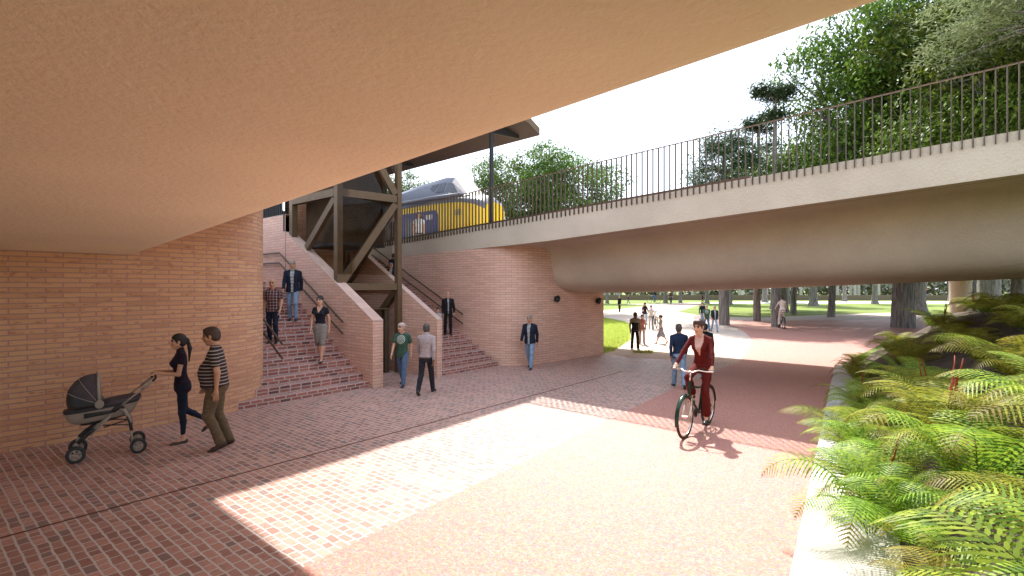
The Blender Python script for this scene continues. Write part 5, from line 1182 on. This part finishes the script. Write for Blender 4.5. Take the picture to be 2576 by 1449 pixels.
def rider(S, **k):
    # pelvis above saddle, hands on the bar, feet on the pedals (left pedal low, right pedal high)
    base = dict(pelvis=(-.27, 0, 1.075), lean=.36, headlean=.1, ankleL=(-.09, .13, .255), ankleR=(-.14, -.13, .585), footL=-.12, footR=.05, handL=(.165, .30, 1.09), handR=(.165, -.30, 1.09), palmL='grip', palmR='grip', epole=(-.1, .9, -.5), kpole=(1, 0, .1))
    base.update(S); base.update(k); return base
# near cyclist
pf = atz(1722, 1105); pr_ = atz(1782, 1068); ang = math.atan2(pf[1] - pr_[1], pf[0] - pr_[0])
sc_b = 1.0
c0 = ((pf[0] + pr_[0]) / 2, (pf[1] + pr_[1]) / 2, 0); sb_ = 1.09
bk_ = bicycle('dark green bicycle with chrome bars ridden by the near cyclist', c0, ang, 'bike_green', True, suspension=True)
t = build_person('near_cyclist', rider(dict(fem=True, top=RED, leg=RED, shoe=BSH, hem=.06, hh=.0042, hn=.005, h=.009, wide=True, hair=('short', HAIRM['maroon']), browm=HAIRM['maroon'], skin='fair', vneck=(.19, .28, IN), inner=BLOUSE, lean=.24, head=(-.12, .16))), c0, ang, 'short haired cyclist in dark red suit riding the green bicycle towards the camera', sb_); bk_.scale = (sb_,) * 3
# park bicycles
def bike_at(x, y, x2, y2, label, frame='bike_black', rd=None, rlabel=None, key=None, sc=None, **k):
    p = atz(*D(x, y)); q = atz(*D(x2, y2)); a = math.atan2(q[1] - p[1], q[0] - p[0]); t = bicycle(label, (p[0], p[1], 0), a, frame, False, **k)
    s = sc or 1.
    t.scale = (s, s, s)
    if rd:
        r = build_person(key, dict(rider(rd), h=.018, hh=.009, hn=.01), (p[0], p[1], 0), a, rlabel, s)
    return t
bike_at(1432, 605, 1405, 616, 'black bicycle pushed by the woman in beige', sc=1.12)
S5c = lambda x, y: ((2240 + x * .37267) / 1.4907, (1040 + y * .37267) / 1.4907)
def bike5(x, y, deg, label, rd, rlabel, key, sc, **k):
    p = atz(*S5c(x, y)); a = hd(deg); t = bicycle(label, (p[0], p[1], 0), a, 'bike_black', False, **k); t.scale = (sc,) * 3
    build_person(key, dict(rider(rd), h=.02, hh=.01, hn=.01), (p[0], p[1], 0), a, rlabel, sc)
bike5(1850, 515, -15, 'black bicycle with rack under the cream clad cyclist', dict(fem=True, top=CREAM, leg=CREAM, shoe=BSH, hair=('short', HAIRM['brown']), wide=True, lean=.12), 'cyclist in cream clothes riding away on the pink path', 'cream_rider', 1.12, rack=True)
bike5(737, 272, 165, 'distant bicycle of the cyclist in brown', dict(top=c_('brown_jacket', (.06, .03, .02)), leg=BLK, shoe=BSH, hair=('crop', HAIRM['black'])), 'distant cyclist in brown riding towards the camera', 'far_rider', 1.15)
bike5(566, 262, 80, 'distant bicycle of the cyclist in navy', dict(top=NAVY, leg=JEAN, shoe=BSH, hair=('crop', HAIRM['black'])), 'distant cyclist in navy riding across the far path', 'far_rider_navy', 1.25)
# ================= pram =================
M['pram_pale'] = plain('pram_pale_frame', (.33, .30, .25), .45, .1, .06); M['pram_grey'] = plain('pram_grey_fabric', (.075, .066, .08), .9, 0, .2, 60., .4, 200.); M['pram_dark'] = plain('pram_dark_plastic', (.022, .024, .026), .5)
pfw = atz(190, 1166); prw = atz(348, 1141); pa = math.atan2(pfw[1] - prw[1], pfw[0] - prw[0]); PL = math.dist(pfw[:2], prw[:2])
PR = thing('pram', 'pale framed pram with grey hood and four wheels beside the brick wall', 'pram', ((pfw[0] + prw[0]) / 2, (pfw[1] + prw[1]) / 2, 0), pa); PR.scale = (1.0, 1.0, 1.10)
# local: x forward, near side (towards the camera) is +y ; wheels on the camera side stand on the measured points
side = 1 if (lambda n: -n[0] * pfw[0] - n[1] * pfw[1])((-math.sin(pa), math.cos(pa))) > 0 else -1
Wp = .50; yn = 0.; yf = -side * Wp; ym = (yn + yf) / 2; hx = PL / 2
for x, y in ((hx, yn), (hx, yf), (-hx, yn), (-hx, yf)):
    b = MB(); b.torus((0, 0, 0), (0, 1, 0), .088, .024, 28, 8, .95); w_ = b.build('wheel', M['pram_dark'], PR, True); w_.location = (x, y, .112); w_.scale = (.98 if x < 0 else 1.06,) * 3
    b = MB(); b.torus((0, 0, 0), (0, 1, 0), .063, .010, 24, 6, 1.5); b.disc((0, 0, 0), (0, 1, 0), .02, .06, 12)
    for k in range(5):
        a = 2 * math.pi * k / 5; b.beam((0, 0, 0), (.062 * math.cos(a), 0, .062 * math.sin(a)), .028, .02, (0, 1, 0))
    b.build('rim', M['pram_pale'], w_, False)
for y in (yn - side * .04, yf + side * .04):
    b = MB(); b.tube([(hx, y, .12), (hx - .0, y, .20), (hx - .03, y, .27), (hx - .14, y, .37)], [.022, .026, .024, .02], 10); b.build('front_leg', M['pram_pale'], PR, True)
    b = MB(); b.tube([(hx - .10, y, .33), (hx - .22, y, .43)], .026, 10); b.tube([(hx - .02, y, .26), (hx - .12, y, .35)], .03, 8); b.build('joint', M['pram_dark'], PR, True)
    b = MB(); b.tube([(hx - .15, y, .37), (-.06, y, .62), (-.12, y, .68)], .015, 8); b.tube([(hx - .17, y + side * .012, .34), (-.03, y, .57)], .014, 8); b.build('frame_tube', M['pram_pale'], PR, True)
    b = MB(); b.tube([(-.10, y, .66), (-.55, y, 1.00)], .014, 8); b.tube([(-.42, y, .90), (-.56, y, 1.01)], .02, 8); b.build('push_bar', M['pram_pale'], PR, True)
    b = MB(); b.tube([(-.55, y, 1.0), (-.60, y, 1.05), (-.60, (y + ym) / 2, 1.075)], .018, 8); b.build('grip', M['pram_dark'], PR, True)
    b = MB(); b.tube([(-.12, y, .68), (-.20, y, .64), (-.27, y, .50), (-.29, y, .30), (-.30, y, .16)], [.03, .026, .022, .017, .017], 10); b.build('rear_leg', M['pram_pale'], PR, True)
    b = MB(); b.tube([(-.24, y, .56), (-.275, y, .44), (-.29, y, .34)], .023, 8); b.tube([(-.06, y, .64), (-.14, y, .70), (-.2, y, .665)], [.03, .045, .02], 10); b.build('hinge', M['pram_dark'], PR, True)
    b = MB(); b.tube([(-.30, y, .14), (-.42, y, .13)], [.02, .012], 8); b.build('brake_lever', M['pram_pale'], PR, True)
    b = MB(); b.tube([(.12, y, .47), (-.28, y, .42)], .009, 6); b.tube([(.05, y, .43), (-.26, y, .50)], .009, 6); b.build('brace', M['pram_dark'], PR, True)
b = MB(); b.tube([(-.60, yn - side * .13, 1.075), (-.60, yf + side * .13, 1.075)], .017, 8); b.build('handle', M['pram_dark'], PR, True)
b = MB(); b.tube([(hx - .02, yn, .17), (hx - .02, yf, .17)], .012, 8); b.tube([(-hx, yn, .112), (-hx, yf, .112)], .010, 8); b.build('axle', M['pram_dark'], PR, True)
# carrycot: tapered tub
def cot(b, rows, n=26):
    """rows of (z, x0, x1, halfwidth)"""
    vs = []; fs = []
    for z, x0, x1, hw, tilt in rows:
        for k in range(n):
            a = 2 * math.pi * k / n; c, s = math.cos(a), math.sin(a); cx = (x0 + x1) / 2; px = cx + (x1 - x0) / 2 * math.copysign(abs(c) ** .55, c); py = ym + hw * math.copysign(abs(s) ** .75, s); vs.append((px, py, z + tilt * (px)))
    for i in range(len(rows) - 1):
        for k in range(n): fs.append((i * n + k, i * n + (k + 1) % n, (i + 1) * n + (k + 1) % n, (i + 1) * n + k))
    fs.append(tuple(range(n))[::-1]); fs.append(tuple(range((len(rows) - 1) * n, len(rows) * n))); b.add(vs, fs)
b = MB(); cot(b, [(.53, -.26, .40, .15, -.10), (.55, -.31, .45, .17, -.10), (.62, -.36, .50, .20, -.10), (.70, -.39, .52, .215, -.10)]); b.build('carrycot', M['pram_pale'], PR, True, autosmooth=50)
b = MB(); cot(b, [(.695, -.40, .53, .222, -.10), (.74, -.41, .535, .225, -.10)]); cot(b, [(.495, -.10, .33, .12, -.10), (.53, -.12, .36, .14, -.10)]); b.build('trim', M['pram_dark'], PR, True, autosmooth=50)
b = MB(); cot(b, [(.735, -.42, .10, .225, -.10), (.765, -.42, .10, .215, -.10), (.785, -.36, .06, .16, -.10)]); b.build('apron', M['pram_grey'], PR, True, autosmooth=60)
b = MB(); b.tube([(.28, yn - side * .035, .615), (-.08, yn - side * .03, .64)], [.034, .02], 10, flat=.5); b.build('side_handle', M['pram_dark'], PR, True)
# hood: three folded quarter shells about the hinge
hy0, hz0, hxx = .232, .76, .10; b = MB(); vs = []; nA, nB = 12, 14
def hood_pts(a0, a1):
    vs = []
    for i in range(nA + 1):
        a = a0 + (a1 - a0) * i / nA; rr_ = .40 + .03 * math.sin((a - .1) * 2.2)
        for k in range(nB + 1):
            p = math.pi * k / nB; y = ym + hy0 * math.cos(p) ; q = math.sin(p) ** .62 * rr_; vs.append((hxx + q * math.cos(a), y, hz0 + q * math.sin(a)))
    return vs
fq = [(i * (nB + 1) + k, i * (nB + 1) + k + 1, (i + 1) * (nB + 1) + k + 1, (i + 1) * (nB + 1) + k) for i in range(nA) for k in range(nB)]
b.add(hood_pts(.42, 1.50), fq); hood = b.build('hood', M['pram_grey'], PR, True)
b = MB(); b.add(hood_pts(-.08, .42), fq); b.build('hood_back', M['pram_dark'], PR, True)
for a, r_, m in ((1.52, .02, 'pram_pale'), (.95, .004, 'pram_pale'), (.42, .004, 'pram_pale')):
    b = MB(); b.tube([(hxx + math.sin(math.pi * k / 16) ** .62 * (.405 + .03 * math.sin((a - .1) * 2.2)) * math.cos(a), ym + hy0 * math.cos(math.pi * k / 16), hz0 + math.sin(math.pi * k / 16) ** .62 * (.405 + .03 * math.sin((a - .1) * 2.2)) * math.sin(a)) for k in range(17)], r_, 8); b.build('hood_rib', M[m], hood, True)
for y in (ym + hy0, ym - hy0): b = MB(); b.disc((hxx, y, hz0), (0, 1, 0), .055, .04, 20); b.disc((hxx, y, hz0), (0, 1, 0), .025, .06, 14); b.build('hood_hinge', M['pram_pale'], PR, False)
# the woman's hands close on the pram handle
_pw = atz(457, 1112); _sw = (HC + (724.5 - 842) / 1288 * (_pw[0] * CA + _pw[1] * SA)) / 1.74; _rw = pa + .06
def to_pw(p):
    q = Matrix.Translation(PR.location) @ Matrix.Rotation(pa, 4, 'Z') @ Vector((p[0] * PR.scale[0], p[1] * PR.scale[1], p[2] * PR.scale[2])); q = Matrix.Rotation(-_rw, 4, 'Z') @ (q - Vector(_pw)); return tuple(q / _sw)
_h = [Vector(to_pw((-.60, ym + s_ * .13, 1.075))) + Vector((-.055, 0, .03)) for s_ in (-1, 1)]; _h.sort(key=lambda q: -q.y)
pram_hands = [tuple(q) for q in _h]
build_person('pram_woman', dict(fem=True, hh=.0045, lean=.05, top=PURP, leg=DJEAN, shoe=WEDGE, slim=True, hem=.09, sleeve='cap', hair=('pony', HAIRM['black']), legL=(.02, .06, .02), legR=(-.12, .85, .02), collar=True, hemtop=-.10, handL=pram_hands[0], handR=pram_hands[1], palmL='grip', palmR='grip', epole=(-.5, .3, -.8), h=.010), _pw, _rw, 'woman in dark purple top and jeans pushing the pram', _sw)
# ================= wall spotlights =================
for px, py, lb in ((1402, 752, 'black conical spotlight on the curved wall nearest the stairs'), (1506, 757, 'black conical spotlight near the far corner of the curved wall')):
    a, b_, c = ray(px, py); u0_, v0_ = (14.6, 10.36); u1_, v1_ = 17.9, 10.07
    tt = (v0_ + (0 - u0_) * (v1_ - v0_) / (u1_ - u0_)) / (b_ - a * (v1_ - v0_) / (u1_ - u0_)); tt -= .12
    P = Vector((a * tt, b_ * tt, HC + c * tt)); t = thing('spotlight', lb, 'lamp', P, 0, 'spotlights on the curved wall')
    b = MB(); b.tube([(.04, -.06, .10), (0, 0, .02), (-.03, .03, -.10)], [.05, .12, .09], 14); b.build('housing', M['black'], t, True, autosmooth=40)
    b = MB(); b.tube([(0, 0, 0), (0, .1, .02), (0, .16, .02)], .02, 8); b.disc((0, .145, .02), (0, 1, 0), .06, .015, 14); b.build('bracket', M['black'], t, True, autosmooth=40)
# ================= train =================
M['yellow'] = plain('train_yellow_paint', (.78, .52, .02), .4, 0, .04); M['tblue'] = plain('train_blue_paint', (.02, .035, .20), .4, 0, .06); M['troof'] = plain('train_roof_grey', (.12, .13, .17), .5, 0, .08); M['tglass'] = plain('train_window', (.05, .055, .07), .12, 0, .1); M['tfront'] = plain('train_front_panel', (.34, .30, .29), .4)
TR_ = thing('train', 'yellow and blue train with raised driver cab standing behind the railing', 'train', (17.6, 15, 3.9))
# cross-section half width 1.4, floor z 4.1, shoulder 6.35; nose tip towards -v at v=13.3
uc, hw, vn = 17.9, 1.35, 15.8; zf0, zsh, zrf = 4.15, 6.35, 7.0
def ring(v, w_, z1, z2):
    """outline: side bottom, side top, rounded shoulder, roof centre"""
    pts = [(-w_, zf0), (-w_, 4.6), (-w_ * 1.0, z1 - .35), (-w_ * .985, z1 - .12)]
    for k in range(1, 6):
        a = R(90 * k / 5); pts.append((-w_ * (.985 - .30 * (1 - math.cos(a))), z1 - .12 + .3 * math.sin(a)))
    pts.append((-w_ * .35, z2)); pts.append((0, z2 + .02))
    full = pts + [(-x, z) for x, z in pts[::-1][1:]]; return [(uc + x, v, z) for x, z in full]
vsL = [vn, vn + .12, vn + .4, vn + .9, vn + 1.6, vn + 2.6, vn + 4, vn + 7, vn + 12, vn + 26]; wL = [.62, .85, 1.08, 1.24, 1.32, 1.35, 1.35, 1.35, 1.35, 1.35]; z1L = [5.95, 6.05, 6.18, 6.28, 6.33, 6.35, 6.35, 6.35, 6.35, 6.35]; z2L = [6.2, 6.38, 6.55, 6.62, 6.68, 6.72, 6.72, 6.72, 6.72, 6.72]
V = []; nn = None
for v, w_, z1, z2 in zip(vsL, wL, z1L, z2L):
    r_ = ring(v, w_, z1, z2); nn = len(r_); V += r_
b = MB(); fs = [(i * nn + k, i * nn + k + 1, (i + 1) * nn + k + 1, (i + 1) * nn + k) for i in range(len(vsL) - 1) for k in range(nn - 1)]; b.add(V, fs); b.add(V[:nn], [tuple(range(nn))[::-1]])
for i, f in enumerate(b.f):
    ks = f[0] % nn
    if i < len(fs) and 3 <= ks <= nn - 5: b.m[i] = 1
b.m[-1] = 0
b.build('body', [M['yellow'], M['troof']], TR_, True, True, 40)
# blue livery panel on the near side with rounded front end, yellow stripe above
def side_panel(name, mat, pts, off, parent=TR_):
    b = MB(); n = len(pts); vs = [(uc - hw - off, v, z) for v, z in pts] + [(uc - hw + .02, v, z) for v, z in pts]; b.add(vs, [tuple(range(n))] + [(i, (i + 1) % n, n + (i + 1) % n, n + i) for i in range(n)]); return b.build(name, mat, parent, False, True)
bp = [(vn + 26, 4.3), (vn + 26, 5.95)] + [(vn + 2.7 - .3 * math.sin(R(a)), 5.65 + .3 * math.cos(R(a))) for a in range(0, 91, 15)] + [(vn + 2.7 - .3 * math.cos(R(a)), 4.6 - .3 * math.sin(R(a))) for a in range(0, 91, 15)]
side_panel('livery_panel', M['tblue'], bp, .006)
for v0_ in (vn + 4.1, vn + 9.5): d_ = side_panel('door', M['tglass'], [(v0_, 4.35), (v0_, 5.6), (v0_ + .7, 5.6), (v0_ + .7, 4.35)], .012); b = MB(); b.box(uc - hw - .05, uc - hw - .02, v0_ - .14, v0_ - .10, 4.4, 5.2); b.box(uc - hw - .05, uc - hw - .02, v0_ + .8, v0_ + .84, 4.4, 5.2); b.build('door_rail', M['yellow'], d_, False, True)
for v0_ in (vn + 6.5, vn + 11.6, vn + 14): side_panel('window', M['tglass'], [(v0_, 4.9), (v0_, 5.6), (v0_ + 1.7, 5.6), (v0_ + 1.7, 4.9)], .012)
sp = side_panel('data_sign', plain('sign_white', (.6, .6, .62), .5), [(vn + 2.8, 5.52), (vn + 2.8, 5.76), (vn + 3.35, 5.76), (vn + 3.35, 5.52)], .012)
b = MB()
for k in range(3): b.box(uc - hw - .02, uc - hw - .013, vn + 2.85 + .17 * k, vn + 2.96 + .17 * k, 5.61, 5.64)
b.build('sign_marks', M['tblue'], sp, False, True)
b = MB()
for k in range(4): b.box(uc - 1.30, uc - 1.22, vn + .95, vn + 1.38, 5.60 + .07 * k, 5.63 + .07 * k)
b.build('vent', M['troof'], TR_, False, True)
# raised roof with driver cab
rf = [(vn + 1.0, .75, 6.60), (vn + 1.15, .80, 6.66), (vn + 2.0, .78, 7.55), (vn + 2.6, .80, 7.62), (vn + 4.2, .98, 7.45), (vn + 7, 1.05, 7.1), (vn + 9, 1.08, 6.75)]
V = []
for v, w_, z in rf:
    wb = 1.15 if v > vn + 1.3 else w_ + .15
    V += [(uc - wb, v, 6.52), (uc - w_ * 1.02, v, 6.52 + (z - 6.52) * .75), (uc - w_ * .78, v, z), (uc + w_ * .78, v, z), (uc + w_ * 1.02, v, 6.52 + (z - 6.52) * .75), (uc + wb, v, 6.52)]
b = MB(); b.add(V, [(i * 6 + k, i * 6 + k + 1, (i + 1) * 6 + k + 1, (i + 1) * 6 + k) for i in range(len(rf) - 1) for k in range(5)] + [(5, 4, 3, 2, 1, 0)]); 
for i in range(5, 10): b.m[i] = 1
cab = b.build('driver_cab', [M['troof'], M['tfront']], TR_, True, True, 25)
def on_cab(v, f):   # point on the cab's near side plane, f 0 bottom .. 1 top
    w_ = interp(v, [r_[0] for r_ in rf], [r_[1] for r_ in rf]); z = interp(v, [r_[0] for r_ in rf], [r_[2] for r_ in rf]); wb = 1.15
    zz = 6.52 + (z - 6.52) * .75 * f; return (uc - (wb + (w_ * 1.02 - wb) * f) - .02, v, zz)
for b0_, b1_, t0_, t1_ in ((1.45, 2.25, 1.92, 2.3), (2.36, 2.95, 2.42, 2.75), (3.08, 3.65, 2.86, 3.25)):
    b = MB(); vs = [on_cab(vn + b0_, .40), on_cab(vn + b1_, .40), on_cab(vn + t1_, .98), on_cab(vn + t0_, .98)]; vs = [Vector(p) for p in vs]; vs += [p + Vector((.06, 0, 0)) for p in vs]; b.add(vs, [(0, 1, 2, 3), (7, 6, 5, 4), (0, 4, 5, 1), (1, 5, 6, 2), (2, 6, 7, 3), (3, 7, 4, 0)]); b.build('cab_window', M['tglass'], cab, False).location = -TR_.location
b = MB()
for k in range(14): b.box(uc - 1.33, uc - 1.2, vn + 5.2 + .16 * k, vn + 5.28 + .16 * k, 6.3, 6.55)
b.build('roof_grille', M['tglass'], TR_, False, True)
b = MB(); b.tube([(uc - 1.22, vn + 1.0, 6.53), (uc - 1.28, vn + 3, 6.56), (uc - 1.28, vn + 5.1, 6.56)], .09, 8); b.build('gutter', M['troof'], TR_, True, True)

for o_ in [TR_]: o_.location.z += .38
